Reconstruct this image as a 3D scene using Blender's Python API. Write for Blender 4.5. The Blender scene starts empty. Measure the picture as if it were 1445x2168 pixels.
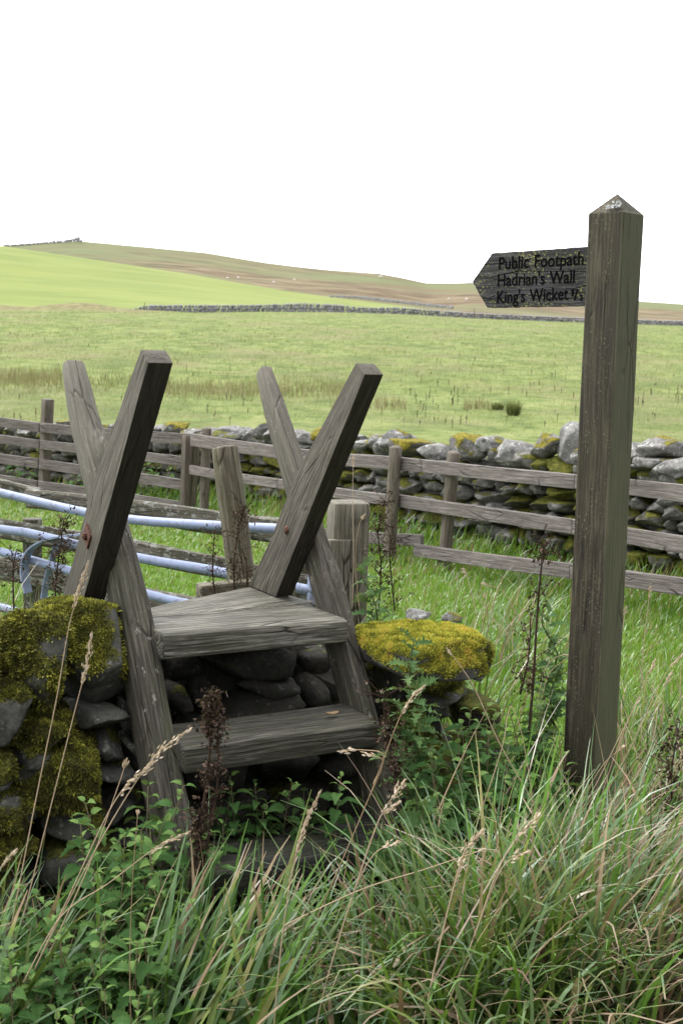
import bpy, math, random
import numpy as np
from mathutils import Vector, Matrix, noise

# ------------------------------------------------------------------ camera, sky, sun, exposure
S = bpy.context.scene
COL = S.collection
F, CX, CY = 2722.0, 722.5, 1084.0
EYE = Vector((0, 0, 1.6))
PITCH, ROLL = math.atan((1084 - 735) / F), 0.028
cam_d = bpy.data.cameras.new('camera')
cam = bpy.data.objects.new('camera', cam_d)
COL.objects.link(cam)
S.camera = cam
cam_d.sensor_fit = 'VERTICAL'
cam_d.sensor_height = 22.3
cam_d.lens = 22.3 * F / 2168
cam_d.clip_start, cam_d.clip_end = 0.05, 6000
RM = (Matrix.Rotation(math.pi / 2 - PITCH, 3, 'X') @ Matrix.Rotation(ROLL, 3, 'Z'))
cam.matrix_world = Matrix.Translation(EYE) @ RM.to_4x4()
cam_d.dof.use_dof = True
cam_d.dof.focus_distance = 4.0
cam_d.dof.aperture_fstop = 6.3

SUN_EL, SUN_AZ = math.radians(50), math.radians(-48)       # azimuth from +Y towards +X
w = bpy.data.worlds.new('World')
S.world = w
w.use_nodes = True
nt = w.node_tree
nt.nodes.clear()
wo = nt.nodes.new('ShaderNodeOutputWorld')
bg = nt.nodes.new('ShaderNodeBackground')
sky = nt.nodes.new('ShaderNodeTexSky')
sky.sky_type = 'NISHITA'
sky.sun_disc = False
sky.sun_elevation = SUN_EL
sky.sun_rotation = SUN_AZ
tcw = nt.nodes.new('ShaderNodeTexCoord')
mpw = nt.nodes.new('ShaderNodeMapping')
mpw.inputs['Scale'].default_value = (1.3, 1.3, 4.5)
nzw = nt.nodes.new('ShaderNodeTexNoise')
nzw.inputs['Scale'].default_value = 2.2
nzw.inputs['Detail'].default_value = 6
rpw = nt.nodes.new('ShaderNodeValToRGB')
rpw.color_ramp.elements[0].position = 0.30
rpw.color_ramp.elements[0].color = (0.80, 0.80, 0.80, 1)
rpw.color_ramp.elements[1].position = 0.55
rpw.color_ramp.elements[1].color = (1, 1, 1, 1)
mxw = nt.nodes.new('ShaderNodeMix')
mxw.data_type = 'RGBA'
# the overcast layer: brightest round the veiled sun, dim on the far side of the sky
dtw = nt.nodes.new('ShaderNodeVectorMath')
dtw.operation = 'DOT_PRODUCT'
dtw.inputs[1].default_value = (math.sin(SUN_AZ) * math.cos(SUN_EL), math.cos(SUN_AZ) * math.cos(SUN_EL), math.sin(SUN_EL))
mrw = nt.nodes.new('ShaderNodeMapRange')
mrw.inputs['From Min'].default_value = -0.45
mrw.inputs['From Max'].default_value = 1.0
mrw.inputs['To Min'].default_value = 1.6
mrw.inputs['To Max'].default_value = 17.0
clw = nt.nodes.new('ShaderNodeVectorMath')
clw.operation = 'SCALE'
clw.inputs[0].default_value = (1.0, 1.01, 1.05)
nt.links.new(tcw.outputs['Generated'], dtw.inputs[0])
nt.links.new(dtw.outputs['Value'], mrw.inputs['Value'])
nt.links.new(mrw.outputs['Result'], clw.inputs['Scale'])
nt.links.new(clw.outputs['Vector'], mxw.inputs['B'])
nt.links.new(tcw.outputs['Generated'], mpw.inputs['Vector'])
nt.links.new(mpw.outputs['Vector'], nzw.inputs['Vector'])
nt.links.new(nzw.outputs['Fac'], rpw.inputs['Fac'])
nt.links.new(rpw.outputs['Color'], mxw.inputs['Factor'])
nt.links.new(sky.outputs['Color'], mxw.inputs['A'])
nt.links.new(mxw.outputs['Result'], bg.inputs['Color'])
bg.inputs['Strength'].default_value = 0.12
nt.links.new(bg.outputs['Background'], wo.inputs['Surface'])

sun_d = bpy.data.lights.new('sun', 'SUN')
sun = bpy.data.objects.new('sun', sun_d)
COL.objects.link(sun)
sun_d.energy = 1.3
sun_d.angle = math.radians(14)
sun_d.color = (1.0, 0.96, 0.88)
sd = Vector((math.sin(SUN_AZ) * math.cos(SUN_EL), math.cos(SUN_AZ) * math.cos(SUN_EL), math.sin(SUN_EL)))
sun.rotation_euler = sd.to_track_quat('Z', 'Y').to_euler()
sun.location = (-20, 10, 40)

S.view_settings.view_transform = 'Standard'
S.view_settings.look = 'None'
S.view_settings.gamma = 1
S.view_settings.use_curve_mapping = False
S.view_settings.exposure = 1.15
S.render.engine = 'CYCLES'

R = random.Random(7)
NR = np.random.default_rng(11)


# ------------------------------------------------------------------ pixel -> world helpers
def ray(px, py):
    return RM @ Vector(((px - CX) / F, -(py - CY) / F, -1.0))


def at_y(px, py, y):
    r = ray(px, py)
    return EYE + r * (y / r.y)


def at_z(px, py, z):
    r = ray(px, py)
    return EYE + r * ((z - EYE.z) / r.z)


def at_pl(px, py, p, n):
    r = ray(px, py)
    return EYE + r * ((p - EYE).dot(n) / r.dot(n))


# ------------------------------------------------------------------ object helpers
def link(o, parent=None):
    COL.objects.link(o)
    if parent is not None:
        o.parent = parent
    return o


def tag(o, label=None, cat=None, group=None, kind=None):
    if label:
        o['label'] = label
    if cat:
        o['category'] = cat
    if group:
        o['group'] = group
    if kind:
        o['kind'] = kind
    return o


def empty(name, loc, label, cat, group=None):
    o = bpy.data.objects.new(name, None)
    o.empty_display_size = 0.1
    o.location = loc
    link(o)
    return tag(o, label, cat, group)


def mesh(name, verts, faces, mat, parent=None, attrs=None, smooth=True, local=False):
    """one mesh object; world-space verts are stored relative to the parent's location"""
    v = np.asarray(verts, dtype=np.float32).reshape(-1, 3)
    if parent is not None and not local:
        off = np.array(root_loc(parent), dtype=np.float32)
        v = v - off
    me = bpy.data.meshes.new(name)
    if isinstance(faces, np.ndarray):
        nf, k = faces.shape
        me.vertices.add(len(v))
        me.vertices.foreach_set('co', v.ravel())
        me.loops.add(nf * k)
        me.polygons.add(nf)
        me.polygons.foreach_set('loop_start', np.arange(0, nf * k, k, dtype=np.int32))
        me.loops.foreach_set('vertex_index', faces.astype(np.int32).ravel())
        me.update(calc_edges=True)
    else:
        me.from_pydata(v.tolist(), [], faces)
    me.polygons.foreach_set('use_smooth', np.full(len(me.polygons), smooth))
    for k_, (kind, data) in (attrs or {}).items():
        a = me.attributes.new(k_, kind, 'POINT')
        d = np.asarray(data, dtype=np.float32).ravel()
        a.data.foreach_set('vector' if kind == 'FLOAT_VECTOR' else 'value', d)
    me.update()
    me.materials.append(mat)
    return link(bpy.data.objects.new(name, me), parent)


def root_loc(o):
    p = Vector((0, 0, 0))
    while o is not None:
        p = p + Vector(o.location)
        o = o.parent
    return p


def join(parts):
    """list of (verts, faces, lc) -> one set"""
    V, Fc, A = [], [], []
    n = 0
    for v, f, a in parts:
        V.extend(v)
        Fc.extend([tuple(i + n for i in q) for q in f])
        A.extend(a)
        n += len(v)
    return V, Fc, A


def beam(p0, p1, side, w0, t0, w1=None, t1=None, n=20, M=40, sq=12.0, rough=0.002, bend=0.0, dome=0.0,
         seed=None, prof=None, knots=()):
    """a timber from p0 to p1; width along `side`; superellipse section (sq: 2 round .. 14 square)"""
    w1 = w0 if w1 is None else w1
    t1 = t0 if t1 is None else t1
    p0, p1, side = Vector(p0), Vector(p1), Vector(side)
    ax = p1 - p0
    L = ax.length
    ax.normalize()
    side = (side - ax * side.dot(ax)).normalized()
    th = ax.cross(side).normalized()
    seed = R.uniform(0, 100) if seed is None else seed
    V, Fc, A = [], [], []
    for i in range(n + 1):
        s = i / n
        if i == 1:
            s = min(0.004 / max(L, .05), 0.5 / n)
        if i == n - 1:
            s = 1 - min(0.004 / max(L, .05), 0.5 / n)
        k = 1.0
        if i in (0, n):
            k = 1 - 0.012 / max(w0, .04) * 0.5
        ww, tt = w0 + (w1 - w0) * s, t0 + (t1 - t0) * s
        if prof:
            q = prof(s)
            ww *= q[0]
            tt *= q[1]
        c = p0 + ax * (L * s) + side * (bend * math.sin(math.pi * s))
        for j in range(M):
            a = 2 * math.pi * (j + .5) / M
            ca, sa = math.cos(a), math.sin(a)
            x = math.copysign(abs(ca) ** (2 / sq), ca) * ww / 2 * k
            y = math.copysign(abs(sa) ** (2 / sq), sa) * tt / 2 * k
            q = Vector((s * L * 2.2 + seed, x * 9, y * 9))
            d = rough * (noise.noise(q * 1.3) + 0.7 * noise.noise(Vector((q.x * .8, q.y * 5, q.z * 5))))
            for (ks, ka, kr, kh) in knots:
                da = (a - ka + math.pi) % (2 * math.pi) - math.pi
                d += kh * math.exp(-((s - ks) * L / kr) ** 2 - (da * ww / 2 / kr) ** 2)
            nrm = Vector((ca, sa)).normalized()
            x += nrm.x * d
            y += nrm.y * d
            V.append(c + side * x + th * y)
            A.append((s * L + seed, x, y))
    for i in range(n):
        for j in range(M):
            a, b = i * M + j, i * M + (j + 1) % M
            Fc.append((a, b, b + M, a + M))
    for e, ii, sg in ((p0, 0, -1), (p1, n, 1)):
        k = len(V)
        V.append(e + ax * (sg * dome))
        A.append((seed + (0 if ii == 0 else L), 0, 0))
        # a mid ring keeps the end grain from stretching
        r0 = ii * M
        for j in range(M):
            q = V[r0 + j]
            V.append(q.lerp(V[k], .5) + ax * (sg * dome * .6))
            aa = A[r0 + j]
            A.append((aa[0], aa[1] * .5, aa[2] * .5))
        for j in range(M):
            a, b = r0 + j, r0 + (j + 1) % M
            c, d = k + 1 + j, k + 1 + (j + 1) % M
            if sg > 0:
                Fc.append((a, b, d, c))
                Fc.append((c, d, k))
            else:
                Fc.append((b, a, c, d))
                Fc.append((d, c, k))
    return V, Fc, A


def timber(name, mat, parent, *a, **k):
    v, f, lc = beam(*a, **k)
    return mesh(name, v, f, mat, parent, {'lc': ('FLOAT_VECTOR', lc)})


def tube(pts, rad, M=10, cap=True):
    pts = [Vector(p) for p in pts]
    V, Fc = [], []
    n = len(pts)
    up = Vector((0.13, 0.21, 1)).normalized()
    for i, p in enumerate(pts):
        t = (pts[min(i + 1, n - 1)] - pts[max(i - 1, 0)]).normalized()
        a = t.cross(up)
        if a.length < 1e-3:
            a = t.cross(Vector((1, 0, 0)))
        a.normalize()
        b = t.cross(a)
        r = rad[i] if isinstance(rad, (list, tuple)) else rad
        for j in range(M):
            g = 2 * math.pi * j / M
            V.append(p + a * (r * math.cos(g)) + b * (r * math.sin(g)))
    for i in range(n - 1):
        for j in range(M):
            a, b = i * M + j, i * M + (j + 1) % M
            Fc.append((a, b, b + M, a + M))
    if cap:
        Fc.append(tuple(range(M - 1, -1, -1)))
        Fc.append(tuple((n - 1) * M + j for j in range(M)))
    return V, Fc


def smooth_path(pts, k=6):
    """Catmull-Rom through points"""
    P = [Vector(p) for p in pts]
    out = []
    for i in range(len(P) - 1):
        a, b, c, d = P[max(i - 1, 0)], P[i], P[i + 1], P[min(i + 2, len(P) - 1)]
        for q in range(k):
            t = q / k
            out.append(0.5 * ((2 * b) + (c - a) * t + (2 * a - 5 * b + 4 * c - d) * t * t + (3 * b - a - 3 * c + d) * t ** 3))
    out.append(P[-1])
    return out


# ------------------------------------------------------------------ materials
class NT:
    def __init__(self, name):
        self.m = bpy.data.materials.new(name)
        self.m.use_nodes = True
        self.t = self.m.node_tree
        self.t.nodes.clear()
        self.out = self.n('ShaderNodeOutputMaterial')

    def n(self, typ, **kw):
        o = self.t.nodes.new(typ)
        for k, v in kw.items():
            setattr(o, k, v)
        return o

    def set(self, sock, v):
        if isinstance(v, bpy.types.NodeSocket):
            self.t.links.new(v, sock)
        else:
            sock.default_value = v

    def attr(self, name, out='Vector'):
        return self.n('ShaderNodeAttribute', attribute_name=name).outputs[out]

    def pos(self):
        return self.n('ShaderNodeNewGeometry').outputs['Position']

    def scale(self, vec, s):
        o = self.n('ShaderNodeMapping')
        self.set(o.inputs['Vector'], vec)
        o.inputs['Scale'].default_value = s if isinstance(s, tuple) else (s, s, s)
        return o.outputs['Vector']

    def noise(self, vec, scale, detail=4, rough=.55, dist=0.0):
        o = self.n('ShaderNodeTexNoise')
        self.set(o.inputs['Vector'], vec)
        o.inputs['Scale'].default_value = scale
        o.inputs['Detail'].default_value = detail
        o.inputs['Roughness'].default_value = rough
        o.inputs['Distortion'].default_value = dist
        return o.outputs['Fac']

    def ramp(self, fac, stops, interp='LINEAR'):
        o = self.n('ShaderNodeValToRGB')
        cr = o.color_ramp
        cr.interpolation = interp
        while len(cr.elements) < len(stops):
            cr.elements.new(0.5)
        for e, (p, c) in zip(cr.elements, stops):
            e.position = p
            e.color = (c, c, c, 1) if not isinstance(c, tuple) else (*c, 1)
        self.set(o.inputs['Fac'], fac)
        return o.outputs['Color']

    def mix(self, fac, a, b, mode='MIX'):
        o = self.n('ShaderNodeMix', data_type='RGBA', blend_type=mode)
        self.set(o.inputs['Factor'], fac)
        for s, v in (('A', a), ('B', b)):
            self.set(o.inputs[s], (*v, 1) if isinstance(v, tuple) and len(v) == 3 else v)
        return o.outputs['Result']

    def math(self, op, a, b=0.0, clamp=False):
        o = self.n('ShaderNodeMath', operation=op, use_clamp=clamp)
        self.set(o.inputs[0], a)
        self.set(o.inputs[1], b)
        return o.outputs[0]

    def bump(self, h, strength, dist, normal=None):
        o = self.n('ShaderNodeBump')
        o.inputs['Strength'].default_value = strength
        o.inputs['Distance'].default_value = dist
        self.set(o.inputs['Height'], h)
        if normal is not None:
            self.set(o.inputs['Normal'], normal)
        return o.outputs['Normal']

    def principled(self, color, rough=.8, normal=None, spec=.3, metal=0.0):
        o = self.n('ShaderNodeBsdfPrincipled')
        self.set(o.inputs['Base Color'], (*color, 1) if isinstance(color, tuple) and len(color) == 3 else color)
        self.set(o.inputs['Roughness'], rough)
        self.set(o.inputs['Specular IOR Level'], spec)
        self.set(o.inputs['Metallic'], metal)
        if normal is not None:
            self.set(o.inputs['Normal'], normal)
        self.t.links.new(o.outputs['BSDF'], self.out.inputs['Surface'])
        return self.m


def wood(name, dark, mid, light, green=.3, gcol=(.055, .07, .022), lichen=0.0, lcol=(.36, .37, .33), spread=0.0,
         grain=1.0, stain=.5, speck=0.0, scol=(.22, .22, .05), edge=False, bleach=0.0, algface=False):
    g = NT(name)
    lc = g.attr('lc')
    warp = g.noise(g.scale(lc, (1.2, 7, 7)), 1.0, 3)
    vec = g.n('ShaderNodeVectorMath', operation='ADD')
    g.set(vec.inputs[0], g.scale(lc, (2.0, 42, 42)))
    g.set(vec.inputs[1], g.mix(1.0, (0, 0, 0), g.math('MULTIPLY', warp, 5.0)))
    n1 = g.noise(vec.outputs[0], 1.6 * grain, 6, .62, .35)
    n2 = g.noise(g.scale(lc, (1.1, 6, 6)), 1.2, 4)
    n3 = g.noise(g.scale(lc, (7, 190, 190)), 1.0, 4, .7)
    sy = g.n('ShaderNodeSeparateXYZ')
    g.set(sy.inputs[0], lc)
    figure = g.math('SINE', g.math('ADD', g.math('MULTIPLY', g.math('ADD', sy.outputs['Y'], sy.outputs['Z']), 420.0 * grain),
                                   g.math('MULTIPLY', g.noise(g.scale(lc, (1.3, 9, 9)), 1.0, 3, .5), 34.0)))
    f = g.math('ADD', g.math('MULTIPLY', n1, .46), g.math('MULTIPLY', n3, .54))
    f = g.math('ADD', f, g.math('MULTIPLY', figure, .032))
    col = g.ramp(f, [(.37, dark), (.49, mid), (.61, light)])
    col = g.mix(g.ramp(n2, [(.42, 0.0), (.68, stain)]), col, tuple(c * .55 for c in mid))
    crack = g.ramp(g.noise(g.scale(lc, (1.6, 60, 60)), 1.0, 2, .5, .4), [(.255, 1.0), (.30, 0.0)])
    col = g.mix(g.math('MULTIPLY', crack, .85), col, tuple(c * .3 for c in dark))
    vk = g.n('ShaderNodeTexVoronoi', feature='DISTANCE_TO_EDGE')
    g.set(vk.inputs['Vector'], g.scale(lc, (2.6, 17, 17)))
    vk.inputs['Scale'].default_value = 1.0
    split = g.math('MULTIPLY', g.ramp(vk.outputs['Distance'], [(.0, 1.0), (.035, 0.0)]), g.ramp(g.noise(g.scale(lc, (2, 6, 6)), 1.3, 2), [(.5, 0.0), (.6, .9)]))
    col = g.mix(split, col, tuple(c * .25 for c in dark))
    blot = g.ramp(g.noise(g.scale(lc, (7, 14, 14)), 1.0, 5, .7), [(.50, 0.0), (.66, .55)])
    col = g.mix(blot, col, tuple(c * .5 for c in mid))
    gm = g.ramp(g.noise(g.scale(lc, (3, 8, 8)), 1.5, 5, .6), [(.42 - .12 * green, 0.0), (.70 - .1 * green, 1.0)])
    col = g.mix(g.math('MULTIPLY', gm, green), col, gcol)
    if lichen > 0:
        ln = g.noise(g.scale(lc, (22, 40, 40)), 1.0, 6, .7)
        lm = g.ramp(ln, [(.62 - lichen * .2, 0.0), (.66 - lichen * .2, 1.0)])
        fine = g.noise(g.scale(lc, (90, 90, 90)), 1.0, 3)
        col = g.mix(lm, col, g.mix(fine, tuple(c * .6 for c in lcol), lcol))
    if speck > 0:
        sn = g.noise(g.scale(lc, (110, 150, 150)), 1.0, 2, .7)
        big = g.noise(g.scale(lc, (6, 14, 14)), 1.0, 3)
        sm = g.ramp(g.math('ADD', sn, g.math('MULTIPLY', g.math('SUBTRACT', big, .5), .5)),
                    [(.66 - .1 * speck, 0.0), (.70 - .1 * speck, 1.0)])
        col = g.mix(sm, col, scol)
    if bleach > 0:                                   # rain and sun have silvered the exposed upper timber
        sz = g.n('ShaderNodeSeparateXYZ')
        g.set(sz.inputs[0], g.pos())
        bm_ = g.math('MULTIPLY', g.math('ADD', sz.outputs['Z'], g.math('MULTIPLY', n2, .9)), 1.0)
        col = g.mix(g.ramp(bm_, [(.95, 0.0), (1.0, bleach)]) if False else g.math('MULTIPLY', g.math('SUBTRACT', bm_, 1.15), bleach, True), col,
                    g.mix(f, tuple(c * .8 for c in mid), tuple(min(1, c * 1.9) for c in light)))
    if algface:                                      # algae coats the side turned to the right
        sf_ = g.n('ShaderNodeSeparateXYZ')
        g.set(sf_.inputs[0], lc)
        am = g.ramp(g.math('ADD', g.math('MULTIPLY', sf_.outputs['Y'], -10.0), g.math('MULTIPLY', n1, .06)), [(.575, 0.0), (.61, .75)])
        col = g.mix(am, col, g.mix(f, (.060, .062, .034), (.135, .138, .080)))
    if edge:                                         # sawn lower edge: damp algae plus its underside shade painted into the colour
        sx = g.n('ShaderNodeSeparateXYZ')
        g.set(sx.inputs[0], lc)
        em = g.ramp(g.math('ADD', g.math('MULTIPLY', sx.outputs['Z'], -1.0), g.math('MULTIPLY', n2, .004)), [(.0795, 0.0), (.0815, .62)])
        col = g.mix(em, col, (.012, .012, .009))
    h = g.math('SUBTRACT', g.math('SUBTRACT', f, g.math('MULTIPLY', crack, .7)), g.math('MULTIPLY', split, .8))
    return g.principled(col, g.ramp(n1, [(.3, .62), (.7, .85)]), g.bump(h, 1.0, .009), .2)


M_STILE = wood('weathered stile timber', (.024, .019, .014), (.056, .049, .038), (.150, .136, .110), .3, lichen=.06,
               lcol=(.25, .24, .20), grain=.8, bleach=.75)
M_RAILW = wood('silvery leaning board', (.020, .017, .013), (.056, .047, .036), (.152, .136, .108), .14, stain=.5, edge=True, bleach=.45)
M_TREAD = wood('worn tread timber', (.022, .020, .015), (.088, .082, .066), (.31, .295, .245), .28, (.045, .048, .018), grain=.8)
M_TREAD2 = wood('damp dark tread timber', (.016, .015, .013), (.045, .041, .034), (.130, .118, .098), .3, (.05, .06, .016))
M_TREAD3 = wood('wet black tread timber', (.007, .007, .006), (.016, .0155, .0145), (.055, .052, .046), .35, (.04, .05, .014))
M_SIGNPOST = wood('algae-stained post timber', (.016, .014, .012), (.056, .047, .033), (.122, .106, .072), .42,
                  (.050, .050, .024), stain=.9, algface=True, speck=.12, scol=(.13, .13, .075))
M_FINGER = wood('blackened sign board', (.012, .012, .013), (.030, .029, .031), (.105, .10, .105), .15, (.06, .065, .02),
                speck=.18, scol=(.20, .20, .065))
M_RAIL = wood('grey fence rail', (.080, .067, .060), (.150, .128, .116), (.245, .218, .202), .10, stain=.4, grain=.7)
M_FPOST = wood('round fence post', (.065, .052, .040), (.135, .110, .088), (.225, .192, .160), .2)
M_OLD = wood('old split post', (.040, .034, .022), (.115, .098, .068), (.23, .205, .155), .35, (.075, .08, .03))
M_GATEPOST = wood('pale gatepost', (.06, .052, .036), (.15, .134, .10), (.29, .27, .22), .3, (.08, .085, .04))
M_LICHEN = wood('lichen-covered rail', (.03, .026, .019), (.075, .064, .048), (.15, .132, .105), .3, lichen=.42,
                lcol=(.24, .245, .21))


def m_galv():
    g = NT('galvanised steel')
    p = g.pos()
    n = g.noise(p, 60, 4)
    n2 = g.noise(p, 7, 3)
    col = g.mix(n, (.165, .20, .30), (.245, .285, .40))
    col = g.mix(g.ramp(n2, [(.5, 0.0), (.75, .45)]), col, (.17, .19, .26))
    n3 = g.noise(p, 24, 5, .7)
    col = g.mix(g.ramp(n3, [(.52, 0.0), (.64, .6)]), col, (.11, .115, .13))
    col = g.mix(g.ramp(g.noise(p, 33, 5, .7), [(.62, 0.0), (.68, .7)]), col, (.13, .075, .045))
    return g.principled(col, g.ramp(n, [(.3, .46), (.7, .66)]), g.bump(n3, .3, .006), .4, .2)


M_GALV = m_galv()


def m_rust():
    g = NT('rusty iron')
    n = g.noise(g.pos(), 160, 5)
    col = g.ramp(n, [(.35, (.030, .016, .013)), (.5, (.085, .036, .024)), (.68, (.15, .062, .038))])
    return g.principled(col, .8, g.bump(n, .5, .002), .3, .15)


M_RUST = m_rust()


def m_flat(name, c, rough=.8):
    g = NT(name)
    n = g.noise(g.pos(), 90, 4)
    return g.principled(g.mix(n, tuple(x * .7 for x in c), c), rough, spec=.05)


M_LETTER = m_flat('black routed letters', (.003, .003, .0035), .9)
M_FLICHEN = m_flat('pale grey lichen', (.34, .35, .34))
M_SHEEP = m_flat('white fleece', (.80, .78, .72))


def m_stone(name, base, moss=.5, bump=.02, mcol=((.030, .034, .010), (.085, .090, .018), (.17, .155, .03)), use_attr=False,
            lich=.5):
    g = NT(name)
    p = g.pos()
    oi = g.n('ShaderNodeObjectInfo')
    n1 = g.noise(p, 9, 6, .62)
    n2 = g.noise(p, 55, 5, .65)
    n3 = g.noise(p, 3.2, 3)
    col = g.ramp(n1, [(.32, tuple(c * .45 for c in base)), (.5, base), (.68, tuple(min(1, c * 1.55) for c in base))])
    col = g.mix(g.math('MULTIPLY', oi.outputs['Random'], .55), col, tuple(c * k for c, k in zip(base, (.62, .58, .52))))
    col = g.mix(g.ramp(n2, [(.40, .5), (.62, 0.0)]), col, tuple(c * .35 for c in base))
    lm = g.ramp(g.noise(p, 26, 5, .7, .4), [(.60 - .06 * lich, 0.0), (.66 - .06 * lich, .9)])
    col = g.mix(g.math('MULTIPLY', lm, lich), col, (.46, .47, .44))
    h = g.math('ADD', n1, g.math('MULTIPLY', n2, .35))
    if use_attr:
        mm = g.ramp(g.math('ADD', g.attr('moss', 'Fac'), g.math('MULTIPLY', g.math('SUBTRACT', n2, .5), .8)),
                    [(.42, 0.0), (.58, 1.0)])
    else:
        nz = g.n('ShaderNodeSeparateXYZ')
        g.set(nz.inputs[0], g.n('ShaderNodeNewGeometry').outputs['Normal'])
        q = g.math('ADD', g.math('MULTIPLY', nz.outputs['Z'], .33), g.math('MULTIPLY', g.math('SUBTRACT', n3, .5), 2.6))
        q = g.math('ADD', q, g.math('MULTIPLY', g.math('SUBTRACT', n2, .5), .5))
        q = g.math('ADD', q, g.math('MULTIPLY', g.math('SUBTRACT', oi.outputs['Random'], .5), .5))
        mm = g.ramp(q, [(.52 - moss * .6, 0.0), (.62 - moss * .6, 1.0)])
    mc = g.ramp(g.noise(p, 38, 5, .7), [(.3, mcol[0]), (.5, mcol[1]), (.7, mcol[2])])
    col = g.mix(mm, col, mc)
    mb = g.noise(p, 140, 4, .7)
    h = g.math('ADD', h, g.math('MULTIPLY', mm, mb))
    return g.principled(col, .92, g.bump(h, .9, bump), .15)


M_STONE_NEAR = m_stone('wet grey wall stone', (.088, .088, .078), use_attr=True, lich=.3, bump=.012)
M_STONE_DARK = m_stone('damp stone with painted shade', (.045, .043, .036), moss=.2, lich=.15, bump=.012)  # damp stone, darkened further to paint in the shade under the treads
M_COPE = m_stone('pale lichen-dotted coping stone', (.205, .20, .19), moss=.16, lich=.7, mcol=((.06, .06, .012), (.17, .15, .02), (.30, .25, .04)))
M_COPE_MOSS = m_stone('coping stone with yellow moss', (.205, .20, .19), moss=.55, lich=.6,
                      mcol=((.07, .065, .012), (.19, .165, .02), (.33, .27, .04)))
M_RUBBLE = m_stone('wall stone', (.15, .146, .136), moss=.42, lich=.5)
M_RUBBLE_MOSS = m_stone('mossy wall stone', (.16, .155, .14), moss=.85, lich=.3,
                        mcol=((.035, .04, .01), (.095, .10, .016), (.20, .18, .025)))
M_FARWALL = m_stone('far wall stone', (.33, .325, .345), moss=-.4, lich=.6, bump=.1)


def m_plant(name, stops, transl=.35, gloss=.1, rough=.4, attr='tint', veins=False):
    g = NT(name)
    col = g.ramp(g.attr(attr, 'Fac'), stops)
    n = g.noise(g.pos(), 55, 3)
    col = g.mix(.45, col, g.mix(n, (.25, .25, .25), (.95, .95, .95)), 'OVERLAY')
    d = g.n('ShaderNodeBsdfDiffuse')
    t = g.n('ShaderNodeBsdfTranslucent')
    s = g.n('ShaderNodeBsdfGlossy')
    g.set(d.inputs['Color'], col)
    g.set(t.inputs['Color'], g.mix(.25, col, (.25, .30, .04)))
    s.inputs['Roughness'].default_value = rough
    s.inputs['Color'].default_value = (.9, .95, 1, 1)
    m1 = g.n('ShaderNodeMixShader')
    m1.inputs[0].default_value = transl
    g.t.links.new(d.outputs[0], m1.inputs[1])
    g.t.links.new(t.outputs[0], m1.inputs[2])
    m2 = g.n('ShaderNodeMixShader')
    fr = g.n('ShaderNodeFresnel')
    fr.inputs['IOR'].default_value = 1.4
    g.set(m2.inputs[0], g.math('MULTIPLY', fr.outputs[0], gloss * 1.6, True))
    g.t.links.new(m1.outputs[0], m2.inputs[1])
    g.t.links.new(s.outputs[0], m2.inputs[2])
    g.t.links.new(m2.outputs[0], g.out.inputs['Surface'])
    return g.m


# tint: 0 deep green, .25 fresh green, .5 blue-green, .7 yellow-green, .85 straw, 1 brown
GRASS_STOPS = [(0.0, (.020, .045, .011)), (.25, (.080, .165, .022)), (.5, (.092, .148, .072)), (.68, (.150, .190, .038)),
               (.85, (.27, .205, .130)), (1.0, (.15, .088, .055))]
M_GRASS = m_plant('long wet grass', GRASS_STOPS, .25, .04, .4)
M_MEADOW = m_plant('meadow grass', [(0.0, (.065, .125, .016)), (.4, (.115, .225, .024)), (.7, (.175, .255, .045)), (.85, (.26, .21, .11)),
                                    (1.0, (.17, .115, .06))], .4, .05, .45)
M_FIELD = m_plant('pasture grass', [(0.0, (.058, .086, .024)), (.4, (.140, .178, .050)), (.7, (.205, .222, .084)), (1.0, (.25, .215, .115))],
                  .35, .02, .6)
M_STRAW = m_plant('dry straw stalk', [(0.0, (.17, .105, .055)), (.5, (.36, .265, .165)), (1.0, (.56, .47, .37))], .2, .03, .5)
M_DEAD = m_plant('dead brown weed', [(0.0, (.012, .008, .006)), (.5, (.040, .026, .020)), (1.0, (.12, .082, .060))], .1, .01, .6)
M_NETTLE = m_plant('nettle leaf', [(0.0, (.018, .046, .014)), (.5, (.045, .100, .028)), (1.0, (.125, .20, .055))], .3, .045, .4)
M_THISTLE = m_plant('thistle leaf', [(0.0, (.025, .055, .020)), (.5, (.055, .108, .036)), (1.0, (.12, .18, .065))], .3, .04, .4)
M_STEM = m_plant('plant stem', [(0.0, (.07, .10, .03)), (.5, (.12, .10, .06)), (1.0, (.20, .10, .07))], .1, .03, .5)
M_MOSS = m_plant('moss fronds', [(0.0, (.034, .025, .012)), (.3, (.066, .068, .018)), (.65, (.185, .185, .030)), (1.0, (.36, .34, .06))],
                 .3, .02, .6)
M_MOSSY = m_plant('yellow moss fronds', [(0.0, (.10, .095, .015)), (.4, (.30, .29, .032)), (.8, (.50, .47, .08)), (1.0, (.50, .34, .07))],
                  .35, .02, .6)


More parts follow.
